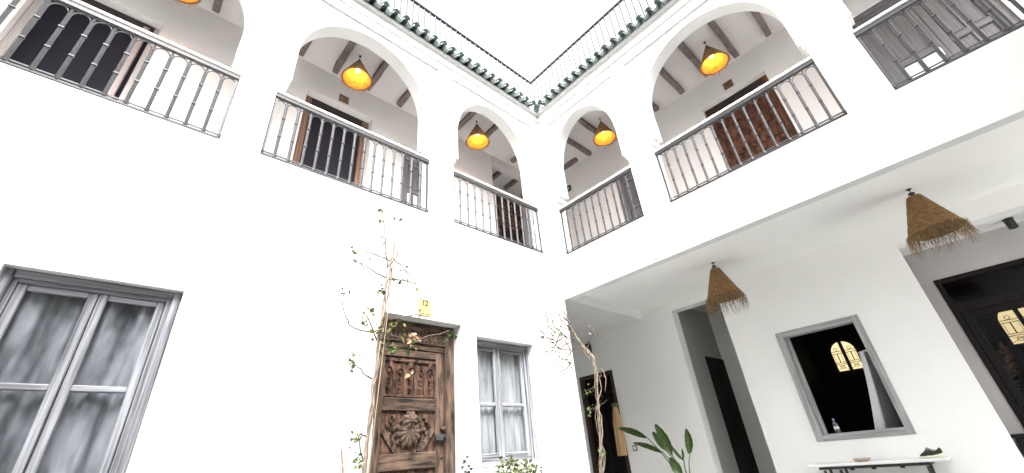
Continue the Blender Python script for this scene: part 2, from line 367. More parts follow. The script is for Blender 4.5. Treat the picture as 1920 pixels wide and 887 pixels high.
def grey_window(fn, par, W, dep, hax, mull, tr, curtain_mat, cname='curtain', fa=1, ff=1):
    u0, u1, z0, z1 = W
    f = framed(fn, u0 + .002, u1 - .002, z0 + .002, z1 - .002, .05, dep, dep + .09, greyw, hax, par, 'window', foot=True)
    H = greyw[hax]; V = greyw['z']
    # stepped inner moulding
    m = MB(); a, b, c, d = u0 + .05, u1 - .05, z0 + .05, z1 - .05
    m.box(a, a + .028, c, d, dep + .02, dep + .08); m.box(b - .028, b, c, d, dep + .02, dep + .08)
    m.mapv(fn).build('inner_frame', V, f, bevel=.004)
    m = MB(); m.box(a + .028, b - .028, d - .028, d, dep + .02, dep + .08); m.box(a + .028, b - .028, c, c + .035, dep + .02, dep + .08)
    m.mapv(fn).build('inner_frame', H, f, bevel=.004)
    a += .028; b -= .028; d -= .028; c += .035
    for l0, l1 in ((a + .003, mull - .003), (mull + .003, b - .003)):
        st = .046
        m = MB(); m.box(l0, l0 + st, c, d, dep + .035, dep + .075); m.box(l1 - st, l1, c, d, dep + .035, dep + .075)
        m.mapv(fn).build('stile', V, f, bevel=.006)
        m = MB()
        for q0, q1 in ((c, c + .05), (tr - .02, tr + .02), (d - .04, d)): m.box(l0 + st, l1 - st, q0, q1, dep + .038, dep + .072)
        m.mapv(fn).build('glazing_bar', H, f, bevel=.006)
        for q0, q1 in ((c + .05, tr - .02), (tr + .02, d - .04)):
            m = MB().quad((l0 + st, q0, dep + .058), (l1 - st, q0, dep + .058), (l1 - st, q1, dep + .058), (l0 + st, q1, dep + .058))
            m.mapv(fn).build('pane', glass, f)
        # curtain behind the glass
        m = MB(); nn = 46; hh = 14; ph = random.uniform(0, 6)
        for i in range(nn + 1):
            for j in range(hh + 1):
                u = l0 + .01 + (l1 - l0 - .02) * i / nn; z = c + (d - c) * j / hh
                dd = dep + .115 + fa * .022 * sin(u * 34 * ff + ph + 2.2 * sin(z * 2.3 + ph)) + fa * .010 * sin(u * 75 * ff + 4 * z + ph * 2)
                m.v.append((u, z, dd))
        for i in range(nn):
            for j in range(hh): q = i * (hh + 1) + j; m.f.append((q, q + 1, q + hh + 2, q + hh + 1))
        m.mapv(fn).build(cname, curtain_mat, f, True)
    return f
cur_d = mat('curtain_with_reflection_streaks', (.055, .062, .070), .9, color2=(.185, .20, .225), vscale=(7, 7, 2.6), contrast=(.38, .62), spec=.1, detail=2.5)  # streaks in the curtain colour stand in for reflections on the panes
cur_l = mat('pale_curtain', (.12, .13, .14), .9, color2=(.27, .285, .295), vscale=(9, 9, 1.5), contrast=(.35, .65), spec=.1)
f1 = grey_window(FA, WA, W1, .055, 'x', 4.93, 1.83, cur_d); f1['label'] = 'large grey casement window with dark streaked panes'
f2 = grey_window(FA, WA, W2, .10, 'x', 1.31, 1.80, cur_l, fa=.35, ff=1.9); f2['label'] = 'narrow pale grey casement window right of the carved door'

# carved ground floor door (number 12)
def relief_disc(m, cu, cz, r, dep, petals=9, n=72, rings=7, h=.04, amp=.1):
    i0 = len(m.v); m.v.append((cu, cz, dep - h))
    for k in range(1, rings + 1):
        q = k / rings
        for j in range(n):
            t = 2 * pi * j / n
            pf = abs(sin(petals * t / 2))
            rr = r * q * (1 - amp * q * (1 - pf))
            m.v.append((cu + rr * cos(t), cz + rr * sin(t), dep - (h * (1 - q ** 3) + .014 * q * pf * (q < .95))))
    for j in range(n): m.f.append((i0, i0 + 1 + j, i0 + 1 + (j + 1) % n))
    for k in range(rings - 1):
        for j in range(n):
            a = i0 + 1 + k * n; m.f.append((a + j, a + n + j, a + n + (j + 1) % n, a + (j + 1) % n))
DD = .16
dr = MB(); u0, u1, zt_ = DOOR[0] + .003, DOOR[1] - .003, DOOR[2] - .003
dr.box(u0, u0 + .11, 0, zt_, DD - .02, DD + .08); dr.box(u1 - .10, u1, 0, zt_, DD - .02, DD + .08)
door = dr.mapv(FA).build('door', carved['z'], WA, bevel=.006, label='carved dark brown wooden door in the ground floor wall')
piece(FA, 'lintel', (u0 + .11, u1 - .10, 2.40, zt_, DD - .012, DD + .08), carved['x'], door)
piece(FA, 'lintel_moulding', (u0 + .11, u1 - .10, 2.335, 2.40, DD + .01, DD + .08), carved['x'], door)
m = MB()
for k in range(15):
    c = u0 + .15 + k * .053; m.box(c - .017, c + .017, 2.425, 2.50, DD - .026, DD - .01)
m.mapv(FA).build('carved_frieze', carved['z'], door, bevel=.007)
m = MB()
for k in range(5): c = u0 + .16 + k * .055; relief_disc(m, c, 2.54, .020, DD - .012, 6, 18, 3, .012)
m.mapv(FA).build('rosette_row', carved['x'], door, True)
LL, LR = u0 + .115, u1 - .105
lf = DD + .02
for a, b in ((LL, LL + .10), (LR - .06, LR)): piece(FA, 'stile', (a, b, .02, 2.33, lf, lf + .045), carved['z'], door, .006)
for a, b in ((2.25, 2.33), (1.73, 1.85), (1.22, 1.36), (.66, .78), (.02, .14)): piece(FA, 'rail', (LL + .10, LR - .06, a, b, lf + .001, lf + .045), carved['x'], door, .006)
piece(FA, 'inset_panel', (LL + .10, LR - .06, .14, 2.25, lf + .028, lf + .05), carvedm['z'], door, .0)
pc = (LL + .10 + LR - .06) / 2; pw = LR - LL - .16
m = MB()      # upper panel: row of pointed niches in low relief
nn = 5
for k in range(nn):
    c = LL + .10 + pw * (k + .5) / nn; hw = pw / nn * .42; big = k % 2 == 0
    for s in (-1, 1): m.box(c + s * hw - .009, c + s * hw + .009, 1.88, 2.12, lf + .006, lf + .03)
    pts = [(c + hw * cos(pi * q / 10), 2.12 + (.085 if big else .055) * sin(pi * q / 10)) for q in range(11)]
    for p, q in zip(pts, pts[1:]):
        m.quad((p[0], p[1], lf + .008), (q[0], q[1], lf + .008), (c + (q[0] - c) * .6, 2.10 + (q[1] - 2.12) * .6, lf + .012), (c + (p[0] - c) * .6, 2.10 + (p[1] - 2.12) * .6, lf + .012))
    relief_disc(m, c, 2.095, .019, lf + .02, 7, 21, 3, .014)
    for q in range(4): relief_disc(m, c, 2.03 - .042 * q, .017 if q % 2 else .023, lf + .024, 5, 15, 3, .014)
    m.box(c - .006, c + .006, 1.88, 2.05, lf + .016, lf + .03)
m.box(LL + .10, LR - .06, 1.862, 1.885, lf + .008, lf + .03); m.box(LL + .1, LR - .06, 2.205, 2.235, lf + .008, lf + .03)
m.mapv(FA).build('carved_niche_panel', carvedm['z'], door, bevel=0)
def medal(cz, par):
    m = MB(); relief_disc(m, pc, cz, .158, lf + .02, 13, 104, 8, .045, .13)
    m.mapv(FA).build('medallion', carved['z'], par, True)
    m = MB(); relief_disc(m, pc + .0, cz + .10, .088, lf - .015, 8, 64, 5, .028, .2); relief_disc(m, pc, cz + .10, .035, lf - .038, 6, 24, 3, .02, .2)
    for k in range(9):
        t = pi * (k + .5) / 9
        relief_disc(m, pc + .10 * cos(t), cz + .085 + .05 * sin(t), .016, lf - .012, 5, 15, 3, .016)
    m.mapv(FA).build('flower_boss', carved['x'], par, True)
    m = MB()
    for s in (-1, 1):
        for t in range(7):
            relief_disc(m, pc + s * (.17 + .028 * (t % 3)), cz + .13 - .038 * t, .026, lf + .022, 5, 20, 3, .02, .3)
        # diagonal corner braces
        x0, z0_, x1, z1_ = pc + s * .275, cz + .02, pc + s * .12, cz - .185
        dx, dz = x1 - x0, z1_ - z0_; L = math.hypot(dx, dz); nx, nz = -dz / L * .026, dx / L * .026
        P = [(x0 - nx, z0_ - nz), (x0 + nx, z0_ + nz), (x1 + nx, z1_ + nz), (x1 - nx, z1_ - nz)]
        for q in range(4):
            a, b = P[q], P[(q + 1) % 4]; m.quad((*a, lf + .03), (*b, lf + .03), (*b, lf + .006), (*a, lf + .006))
        m.quad(*[(*p, lf + .006) for p in P])
    m.mapv(FA).build('carved_bracket', carved['z'], par)
medal(1.545, door); medal(.98, door)
m = MB(); m.tube([FA(LL + .03, 1.56, lf - .06), FA(LL + .03, 1.56, lf)], .018, 10); m.tube([FA(LL + .03, 1.30, lf - .012), FA(LL + .03, 1.30, lf)], .012, 8)
m.mapv(lambda *a: a).build('knob', carved['x'], door, True)
m = MB(); m.box(LL - .05, LL + .10, 1.475, 1.515, lf - .03, lf); m.box(LL + .03, LL + .12, 1.45, 1.50, lf - .045, lf - .01); m.mapv(FA).build('bolt', metal_dark, door, bevel=.005)

headm = mat('head_shadow_strip', (.022, .014, .013), .7)  # dark colour paints in the shadow line under the door recess
def open_door(fn, par, u0, u1, z1, dep, framew, fm, leafm_, lab, extra=None):
    d = framed(fn, u0 + .003, u1 - .003, 3.951, z1 - .003, framew, dep, dep + .08, fm, 'x' if fn is not GB else 'y', par, 'gallery_door', head=False); d['label'] = lab
    piece(fn, 'head', (u0 + framew, u1 - framew, z1 - .12, z1 - .004, dep + .003, dep + .08), headm, d)
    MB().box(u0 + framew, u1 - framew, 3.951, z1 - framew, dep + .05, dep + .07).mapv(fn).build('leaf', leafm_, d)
    return d
GA = lambda u, z, d: (u, YG - d, z)
GB = lambda u, z, d: (XG - d, u, z)
d2 = open_door(GA, WA, 2.76, 3.76, 6.235, .13, .11, tanw, dark_room, 'tan framed doorway standing open to a dark room')  # its dark leaf sheet paints in the unlit room beyond the doorway
piece(GA, 'head_board', (2.89, 3.63, 5.98, 6.11, .13, .155), carvedr['x'], d2)
d1 = open_door(GA, WA, 5.42, 6.38, 6.16, .10, .06, woodset('cream_frame_wood', (.38, .35, .34), (.5, .47, .45)), dark_room, 'black door in a pale frame behind the first railing')
piece(GA, 'stile', (5.522, 5.575, 3.96, 6.08, .07, .14), woodset('mauve_frame_wood', (.30, .25, .25), (.42, .36, .35))['z'], d1)
piece(GA, 'bolt', (6.25, 6.285, 5.42, 5.48, .03, .1), metal_dark, d1)
def panel_door(fn, par, u0, u1, z1, dep, mats, hx, lab, cols=2, rows=((3.99, 4.85), (4.93, 5.95)), glassrow=None, pm=None, mid=None):
    d = framed(fn, u0 + .003, u1 - .003, 3.951, z1 - .003, .06, dep, dep + .08, mats, 'x' if fn is not GB else 'y', par, 'gallery_door'); d['label'] = lab
    a, b = u0 + .063, u1 - .063; mid = mid or (a + b) / 2
    leaves = ((a, mid - .002), (mid + .002, b)) if cols == 2 else ((a, b),)
    for li, (l0, l1) in enumerate(leaves):
        for q0, q1 in ((l0, l0 + .07), (l1 - .07, l1)): piece(fn, 'stile', (q0, q1, 3.955, z1 - .066, dep + .02, dep + .06), mats['z'], d)
        zs = [3.955] + [z for r in rows for z in r] + [z1 - .066]
        for q in range(0, len(zs), 2): piece(fn, 'rail', (l0 + .07, l1 - .07, zs[q], zs[q + 1], dep + .021, dep + .06), mats[hx], d)
        for ri, (r0, r1) in enumerate(rows):
            n = 2 if l1 - l0 > .35 else 1; wcell = (l1 - l0 - .14) / n
            for c in range(n):
                c0 = l0 + .07 + wcell * c; c1 = c0 + wcell
                gm = glass_w if (glassrow == (li, ri)) else (pm or mats['z'])
                piece(fn, 'panel', (c0 + .012, c1 - .012, r0 + .012, r1 - .012, dep + .036, dep + .05), gm, d, .008)
            if n == 2: piece(fn, 'muntin', (l0 + .07 + wcell - .014, l0 + .07 + wcell + .014, r0, r1, dep + .025, dep + .058), mats['z'], d)
        piece(fn, 'panel_back', (l0 + .07, l1 - .07, 3.96, z1 - .07, dep + .052, dep + .058), mats['z'], d, 0)
    return d
panel_door(GA, WA, 1.72, 2.20, 5.80, .02, greyd, 'x', 'narrow grey panelled door with a sky reflection painted on its lower pane', 1, ((3.99, 5.12), (5.18, 5.66)), (0, 0))
panel_door(GB, WB, .50, 1.32, 5.86, .02, greyd, 'y', 'dark grey panelled door nearest the corner', 2, ((3.99, 5.12), (5.2, 5.72)), None)
d6 = panel_door(GB, WB, 4.50, 5.60, 6.20, .02, greyd, 'y', 'wide grey double door with sky reflection painted on a lower glass pane', 2, ((3.99, 5.12), (5.2, 5.95)), (0, 0))
m = MB().tube([GB(4.99, 4.98, .0), GB(4.99, 5.10, .0)], .012, 8).tube([GB(4.99, 5.06, .0), GB(4.99, 5.06, .03)], .018, 8); m.build('handle', plast_w, d6, True)
# carved gallery doors
def carved_door(fn, par, u0, u1, z1, dep, mats, hx, lab):
    d = framed(fn, u0 + .003, u1 - .003, 3.951, z1 - .003, .09, dep, dep + .09, mats, 'x' if fn is not GB else 'y', par, 'gallery_door', head=False); d['label'] = lab
    piece(fn, 'head', (u0 + .093, u1 - .093, z1 - .12, z1 - .004, dep + .003, dep + .09), headm, d)
    piece(fn, 'leaf', (u0 + .09, u1 - .09, 3.955, z1 - .09, dep + .045, dep + .07), mats['z'], d, 0)
    m = MB(); a, b = u0 + .09, u1 - .09; n = 5; zz = 4.0
    while zz < z1 - .2:
        for k in range(n):
            c = a + (b - a) * (k + .5) / n; relief_disc(m, c, zz + .07, .062, dep + .045, 6, 24, 3, .03, .3)
        zz += .145
    m.mapv(fn).build('carved_rosettes', mats['z'], d, True)
    m = MB(); zz = 4.0 - .002
    while zz < z1 - .1:
        m.box(a, b, zz - .008, zz + .008, dep + .022, dep + .05); zz += .29
    m.mapv(fn).build('carved_bands', mats[hx], d, bevel=.004)
    return d
carved_door(GB, WB, 2.40, 3.41, 6.23, .10, carvedr, 'y', 'carved reddish brown door behind the middle railing of the portico side')
# alcove: carved doorway and grey screen
GC = lambda u, z, d: (u, -1.85 - d, z)
dc = framed(GC, -1.2, -.33, 3.951, 6.5, .16, -.05, -.002, carved, 'x', WA, 'gallery_door'); dc['label'] = 'carved brown doorway in the corner alcove'
MB().box(-1.04, -.49, 3.96, 6.34, -.02, -.004).mapv(GC).build('leaf', mat('maroon_dark_wood', (.03, .012, .014), .6), dc)
m = MB()
for k in range(7):
    for s in (0, 1):
        relief_disc(m, -1.12 + s * .71, 4.3 + .3 * k, .055, -.052, 6, 24, 3, .03, .3)
for k in range(6):
    for q in range(5): relief_disc(m, -1.0 + .118 * q - .02 * 0, 5.72 + .115 * k, .052, -.022, 6, 24, 3, .03, .3)
m.mapv(GC).build('carved_rosettes', tanw['z'], dc, True)
pn = MB()
for k in range(5): pn.box(XG + .003, XG + .02, -1.83 + .11 * k, -1.735 + .11 * k, 3.96, 6.5)
pn.build('grey_screen', greyd['z'], WB, bevel=.006)

# ------------------------------------------------------------------ gallery railings
def baluster_mesh(H, sp, half=0):
    m = MB(); r = .0085
    m.tube([(0, 0, .02), (0, 0, H - .02)], .0065 if not half else .006, 6)
    ra = sp / 2; zt = H - .05 - ra
    for s in ((-1, 1) if not half else (half,)):
        o = .0095 * s if not half else 0
        pts = [(o, 0, .02), (o, 0, zt)] if not half else [(0, 0, zt)]
        for k in range(1, 8):
            t = pi / 2 * k / 7; pts.append((o + s * (ra - abs(o)) * (1 - cos(t)), 0, zt + ra * 1.0 * sin(t)))
        m.tube(pts, .0052, 5)
        if not half:  # small inner scroll
            m.tube([(0, 0, zt - .01), (s * .012, 0, zt + .02), (s * .010, 0, zt + .05), (0, 0, zt + .075)], .0035, 4)
    if not half:
        for z in (H * .36, H * .66): m.box(-.0165, .0165, -.011, .011, z - .006, z + .006)
    m.tube([(0, 0, .02), (0, 0, .045)], .02, 6)
    return m
BM = {}
def railing(fn, u0, u1, label, root, ang, grp='dark iron railings in the gallery arches'):
    t = thing('gallery_railing', label, 'railing', root, grp, ang, local=True)   # local x runs along the rail
    L = u1 - u0; n = max(2, round(L / .128)); H = .80; sp = L / n
    key = round(sp, 3)
    if key not in BM: BM[key] = (baluster_mesh(H, sp).mesh('baluster', metal_grey), baluster_mesh(H, sp, 1).mesh('end_bar', metal_grey), baluster_mesh(H, sp, -1).mesh('end_bar', metal_grey))
    def add(name, me, x=0):
        o = bpy.data.objects.new(name, me); COL.objects.link(o); o.parent = t; o.location = (x, 0, 0); return o
    for k in range(1, n): add('baluster', BM[key][0], sp * k)
    add('end_bar', BM[key][1], .012); add('end_bar', BM[key][2], L - .012)
    b = MB().box(.002, L - .002, -.032, .032, H + .018, H + .055); o = add('handrail', b.mesh('handrail', cap)); o.modifiers.new('b', 'BEVEL').width = .008
    add('top_bar', MB().box(.004, L - .004, -.020, .020, H - .028, H + .017).mesh('top_bar', metal_dark))
    add('bottom_bar', MB().box(.004, L - .004, -.012, .012, .0, .018).mesh('bottom_bar', metal_dark))
    add('bottom_bar', MB().box(.004, L - .004, -.006, .006, .038, .05).mesh('bottom_bar', metal_grey))
    for x in (.02, L - .02): add('post', MB().box(x - .008, x + .008, -.008, .008, .0, H).mesh('post', metal_grey))
    return t
cap = mat('white_painted_rail_cap', (.74, .74, .72), .5)
la = ['iron railing in the first arch on the left, in front of the black door', 'iron railing in front of the tan framed open doorway', 'iron railing in the small arch just left of the corner']
for (a, b, _, _), s in zip([ARCH_A[2], ARCH_A[1], ARCH_A[0]], la): railing(FA, a, b, s, (a, -.03, ZR - .005), 0)
lb = ['iron railing in the small arch just right of the corner', 'iron railing in front of the carved reddish gallery door', 'iron railing at the far right in front of the wide grey double door']
for (a, b, _, _), s in zip(ARCH_B, lb):
    railing(FB, a, b, s, (-.03, a, ZR - .005), pi / 2)

# ------------------------------------------------------------------ portico
XP = -2.12
PW = (2.02, 3.005, 1.115, 2.505)
outP = [(-3, 0), (-1.62, 0), (-1.62, 2.57), (-.82, 2.57), (-.82, 0), (.61, 0), (.61, 3.28), (1.42, 3.28), (1.42, 0), (3.70, 0), (3.70, 3.205), (6.0, 3.205), (6.0, 0), (6.5, 0), (6.5, 3.6), (-3, 3.6)]
link('back_wall', addmat(slab(outP, [rect(*PW)], .22, lambda u, z, d: (XP - d, u, z)), portico_pl), PO)
MB().box(XP + .001, -.13, .03, 6.5, 3.44, 3.6).build('ceiling', portico_pl, PO)
MB().box(XP + .001, -.003, -3, .03, 3.293, 3.6).build('dropped_ceiling', plaster_in, PO)
MB().box(XP, 0, -3.1, -3, 0, 3.29).build('end_wall', plaster_in, PO)
# passage
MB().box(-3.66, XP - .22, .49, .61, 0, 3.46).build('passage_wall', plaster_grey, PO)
MB().box(-3.8, -3.66, .49, 1.6, 0, 3.46).build('passage_wall', plaster_in, PO)
MB().box(-3.66, XP - .22, 1.45, 1.55, 0, 3.46).build('passage_wall', plaster_in, PO)
MB().box(-3.8, XP - .22, .49, 1.55, 3.46, 3.55).build('passage_ceiling', plaster_grey, PO)
FP = lambda u, z, d: (u, .61 + d, z)
m = MB(); m.box(-3.655, -2.93, 0, 2.57, .0, .02); pd = m.mapv(FP).build('passage_door', blackw, PO)
m = MB()
for a, b in ((-3.6, -3.33), (-3.27, -3.0)):
    for c, e in ((.15, 1.1), (1.25, 2.4)): m.box(a, b, c, e, .02, .028)
m.mapv(FP).build('raised_panel', blackw, pd, bevel=.006)
# dark brown doorway at the left end
FQ = lambda u, z, d: (XP - d, u, z)
ld = MB().box(-1.62, -1.55, 0, 2.57, -.005, .1).box(-.89, -.82, 0, 2.57, -.005, .1).box(-1.55, -.89, 2.50, 2.57, -.004, .1).mapv(FQ).build('doorway', mat('dark_brown_frame', (.035, .018, .012), .6), PO, bevel=.006)
MB().box(-1.62, -.82, 0, 2.57, .12, .14).mapv(FQ).build('leaf', blackw, ld)
m = MB().box(-1.55, -.89, 2.20, 2.26, .05, .115); m.box(-1.23, -1.19, 0, 2.2, .05, .115); m.mapv(FQ).build('glazing_bar', blackw, ld)
# square window
f = framed(FQ, PW[0], PW[1], PW[2], PW[3], .078, -.02, .12, greyp, 'y', PO, 'window', foot=True); f['label'] = 'grey framed square window open to a dark room'
piece(FQ, 'sill', (PW[0] + .079, PW[1] - .079, PW[2] + .02, PW[2] + .07, .121, .2), greyp['y'], f, .005)
piece(FQ, 'inner_stop', (PW[0] + .078, PW[0] + .125, PW[2] + .07, PW[3] - .078, .05, .115), greyp['z'], f, .005)
# recess with the dark glazed door
XR = -2.72
outR = [(3.2, 0), (3.83, 0), (3.83, 2.80), (5.9, 2.80), (5.9, 0), (6.5, 0), (6.5, 3.21), (3.2, 3.21)]
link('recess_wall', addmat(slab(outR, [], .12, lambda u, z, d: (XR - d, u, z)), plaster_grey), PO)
MB().box(XR, XP - .22, 3.2, 6.5, 3.205, 3.3).build('recess_ceiling', plaster_in, PO)
MB().box(XR, XP - .221, 3.58, 3.69, 0, 3.205).build('recess_side', plaster_grey, PO)
FR = lambda u, z, d: (XR - d, u, z)
gd = MB().box(3.83, 3.885, 0, 2.8, -.01, .1).box(3.885, 5.9, 2.74, 2.8, -.008, .1).box(3.885, 5.9, 2.36, 2.47, -.008, .1).mapv(FR).build('glazed_door', blackw, PO, bevel=.004)
gd['label'] = 'black framed glass double door at the right end of the portico'
MB().quad((3.885, 2.47, .04), (5.9, 2.47, .04), (5.9, 2.74, .04), (3.885, 2.74, .04)).mapv(FR).build('transom_pane', glass_d, gd)
for a, b in ((3.89, 4.80), (4.81, 5.85)):
    MB().box(a, a + .08, 0, 2.36, .01, .07).box(b - .08, b, 0, 2.36, .01, .07).box(a + .08, b - .08, 2.28, 2.36, .012, .07).box(a + .08, b - .08, 0, .25, .012, .07).box(a + .08, b - .08, 1.28, 1.33, .012, .07).mapv(FR).build('leaf', blackw, gd, bevel=.004)
    MB().quad((a + .08, .25, .04), (b - .08, .25, .04), (b - .08, 2.28, .04), (a + .08, 2.28, .04)).mapv(FR).build('pane', glass_d, gd)
# inner room behind
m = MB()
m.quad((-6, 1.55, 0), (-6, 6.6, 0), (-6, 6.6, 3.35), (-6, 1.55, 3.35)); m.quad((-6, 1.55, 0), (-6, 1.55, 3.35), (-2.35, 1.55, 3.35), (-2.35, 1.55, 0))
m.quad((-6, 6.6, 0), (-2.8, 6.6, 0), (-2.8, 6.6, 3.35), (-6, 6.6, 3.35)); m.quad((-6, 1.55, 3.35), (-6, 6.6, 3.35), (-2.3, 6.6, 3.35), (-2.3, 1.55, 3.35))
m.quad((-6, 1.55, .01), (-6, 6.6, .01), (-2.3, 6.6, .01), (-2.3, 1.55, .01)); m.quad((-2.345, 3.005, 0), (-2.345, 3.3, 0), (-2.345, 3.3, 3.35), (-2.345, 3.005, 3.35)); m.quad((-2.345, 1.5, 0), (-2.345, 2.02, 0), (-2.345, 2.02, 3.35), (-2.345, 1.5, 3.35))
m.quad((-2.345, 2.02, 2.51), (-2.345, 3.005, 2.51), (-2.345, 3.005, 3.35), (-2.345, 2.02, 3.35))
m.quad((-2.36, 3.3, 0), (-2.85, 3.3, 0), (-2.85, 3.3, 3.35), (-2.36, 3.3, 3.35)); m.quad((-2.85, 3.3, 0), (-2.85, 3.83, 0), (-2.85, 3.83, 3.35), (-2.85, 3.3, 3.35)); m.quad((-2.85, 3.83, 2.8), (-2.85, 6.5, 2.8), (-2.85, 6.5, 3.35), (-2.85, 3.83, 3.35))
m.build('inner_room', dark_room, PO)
def arched_lights(yc, w, z0, z1, par):
    g0 = .062; X = -5.97
    fr_ = None
    for s in (-1, 1):
        a, b = (yc - w / 2, yc - g0 / 2) if s < 0 else (yc + g0 / 2, yc + w / 2)
        zs = z1 - w / 2
        P = [(a, z0), (b, z0)]
        n = 10
        arc = [(yc + w / 2 * cos(t), zs + w / 2 * sin(t)) for t in [pi / 2 * k / n for k in range(n + 1)]]
        arc = [q for q in arc if q[0] >= b - 1e9]
        pts = [(u if s > 0 else 2 * yc - u, z) for u, z in arc if u >= yc + g0 / 2]
        poly = ([(a, z0), (b, z0)] + pts) if s > 0 else ([(b, z0), (a, z0)] + pts)
        if s > 0: poly += [(a, pts[-1][1])]
        else: poly += [(b, pts[-1][1])]
        o = MB().quad(*[(X, u, z) for u, z in poly]).build('lit_pane', amber, par)
        m = MB(); h = zs - z0
        for zz in (z0 + .13, z0 + .16, zs - .02, zs + .02): m.box(X + .004, X + .012, a - .002, b + .002, zz - .005, zz + .005)
        c = (a + b) / 2
        m.box(X + .004, X + .013, c - .008, c + .008, z0 + .16, zs - .02); 
        m.tube([(X + .01, a, z0 + .02), (X + .01, b, z0 + .13)], .004, 4); m.tube([(X + .01, b, z0 + .02), (X + .01, a, z0 + .13)], .004, 4)
        m.tube([(X + .01, c + .035 * cos(t * pi / 6), z0 + .07 + .035 * sin(t * pi / 6)) for t in range(13)], .005, 4)
        m.tube([(X + .01, c + .03 * cos(t * pi / 6), zs + .06 + .03 * sin(t * pi / 6)) for t in range(13)], .005, 4)
        m.box(X + .004, X + .012, a + .02, a + .026, z0 + .16, zs - .02); m.box(X + .004, X + .012, b - .026, b - .02, z0 + .16, zs - .02)
        m.build('window_grille', blackw, par)
aw = thing('arched_window', 'small arched twin window glowing amber, seen through the square window', 'window', (-6, 2.1, 2.2)); arched_lights(2.10, .40, 2.26, 2.81, aw)
aw = thing('arched_window', 'small arched twin window glowing amber, seen through the glass door', 'window', (-6, 4.55, 2.2)); arched_lights(4.57, .50, 2.22, 2.83, aw)

# ------------------------------------------------------------------ lamps
def lamp_meshes(lit_):
    m = MB(); N = 10
    prof = []
    for k in range(N * 3 + 1):
        q = k / (N * 3); r = .062 + .158 * q ** 1.0 if not lit_ else .040 + .185 * q ** .95 + .0105 * sin(q * N * 2 * pi); prof.append((r, -.05 - .40 * q))
    sh = MB().lathe([(.004, -.046), (prof[0][0] * .96, -.046)] + prof, 44, fn=lambda t, q: 1 + .012 * sin(3 * t + 4 * q) + .006 * sin(40 * t + q * 30)).mesh('shade', straw, True)
    inn = MB().lathe([(r - .009, z) for r, z in prof[2:]], 32).mesh('lining', straw_in if lit_ else straw, True)
    rim = MB().tube([((.232 if lit_ else .217) * cos(t * pi / 16), (.232 if lit_ else .217) * sin(t * pi / 16), -.45) for t in range(33)], .008, 6, cap=False).mesh('rim', straw)
    fr = MB(); rnd = random.Random(3 if lit_ else 5); RR_ = .232 if lit_ else .217
    for k in range(300 if not lit_ else 170):
        t = rnd.uniform(0, 2 * pi); r0 = RR_; L = rnd.uniform(.05, .22) if not lit_ else rnd.uniform(.02, .085); fl = rnd.uniform(.0, .5 if lit_ else .3); tw = rnd.uniform(-.6, .6); crl = rnd.uniform(0, .03) * (not lit_)
        P = []
        for q in range(4):
            s = q / 3 * L; a = t + tw * s; rr = r0 + s * fl * (1 - .3 * q / 3); P.append((rr * cos(a) + crl * sin(q * 1.6 + k), rr * sin(a) + crl * cos(q * 1.6 + k), -.445 - s * (1 - .15 * fl) + .02 * fl * sin(q) + crl * .6 * sin(q * 2.0 + k)))
        fr.tube(P, [.0022, .002, .0016, .0008], 3, cap=False)
    fr = fr.mesh('fringe', strawf)
    cord = MB().tube([(0, 0, .0), (0, 0, -.05)], .006, 6).lathe([(0.001, 0), (.028, -.001), (.03, -.014), (.001, -.016)], 14).mesh('cord', plast_k)
    bulb = MB().lathe([(.001, -.16), (.02, -.17), (.022, -.20), (.038, -.235), (.034, -.27), (.001, -.285)], 14).mesh('bulb', bulbm if lit_ else plast_w, True)
    return sh, inn, rim, fr, cord, bulb
LM = {0: lamp_meshes(0), 1: lamp_meshes(1)}
def lamp(label, loc, lit_, grp, drop=.06, rz=0, sc=1, tilt=0):
    if lit_: sc = .88; drop += .09
    t = thing('woven_pendant_lamp', label, 'pendant lamp', loc, grp, rz, local=True)
    for nme, me in zip(('shade', 'lining', 'rim', 'fringe', 'socket', 'bulb'), LM[lit_]):
        o = bpy.data.objects.new(nme, me); COL.objects.link(o); o.parent = t; o.location = (0, 0, -drop)
        if nme == 'fringe': o['kind'] = 'stuff'
    c = bpy.data.objects.new('cord', MB().tube([(0, 0, 0), (0, 0, -drop - .03)], .005, 6).lathe([(.001, 0), (.022, -.001), (.022, -.010), (.001, -.012)], 14).mesh('cord', plast_k)); COL.objects.link(c); c.parent = t
    t.scale = (sc,) * 3; t.rotation_euler[0] = tilt
    if lit_:
        ld = bpy.data.lights.new('bulb_light', 'POINT'); ld.energy = LAMP_W; ld.color = (1, .66, .32); ld.shadow_soft_size = .035
        lo = bpy.data.objects.new('bulb_light', ld); COL.objects.link(lo); lo.parent = t; lo.location = (0, 0, -drop - .30)
    return t
LAMP_W = .75
G1 = 'lit woven lamps in the upper gallery'; G2 = 'unlit woven lamps under the portico'
lamp('lit woven cone lamp above the black gallery door, at the top left edge', (5.36, -.57, ZC), 1, G1, .02, .3)
lamp('lit woven cone lamp in the arch above the tan framed open doorway', (3.28, -.57, ZC), 1, G1, .03, 1.1)
lamp('lit woven cone lamp in the small arch left of the corner', (1.06, -.57, ZC), 1, G1, .02, 2.0)
lamp('lit woven cone lamp in the small arch right of the corner', (-.74, .90, ZC), 1, G1, .02, 2.9)
lamp('lit woven cone lamp above the carved reddish gallery door', (-.74, 2.96, ZC), 1, G1, .03, 4.0)
lamp('lit woven cone lamp above the wide grey double door', (-.74, 5.2, ZC), 1, G1, .03, 5.0)
lamp('unlit straw cone lamp with curly fringe hanging in front of the passage', (-1.10, 1.86, 3.44), 0, G2, .05, .5, 1.04)
lamp('unlit straw cone lamp with long fringe hanging before the large recess', (-1.10, 4.04, 3.44), 0, G2, .05, 2.2, 1.04)

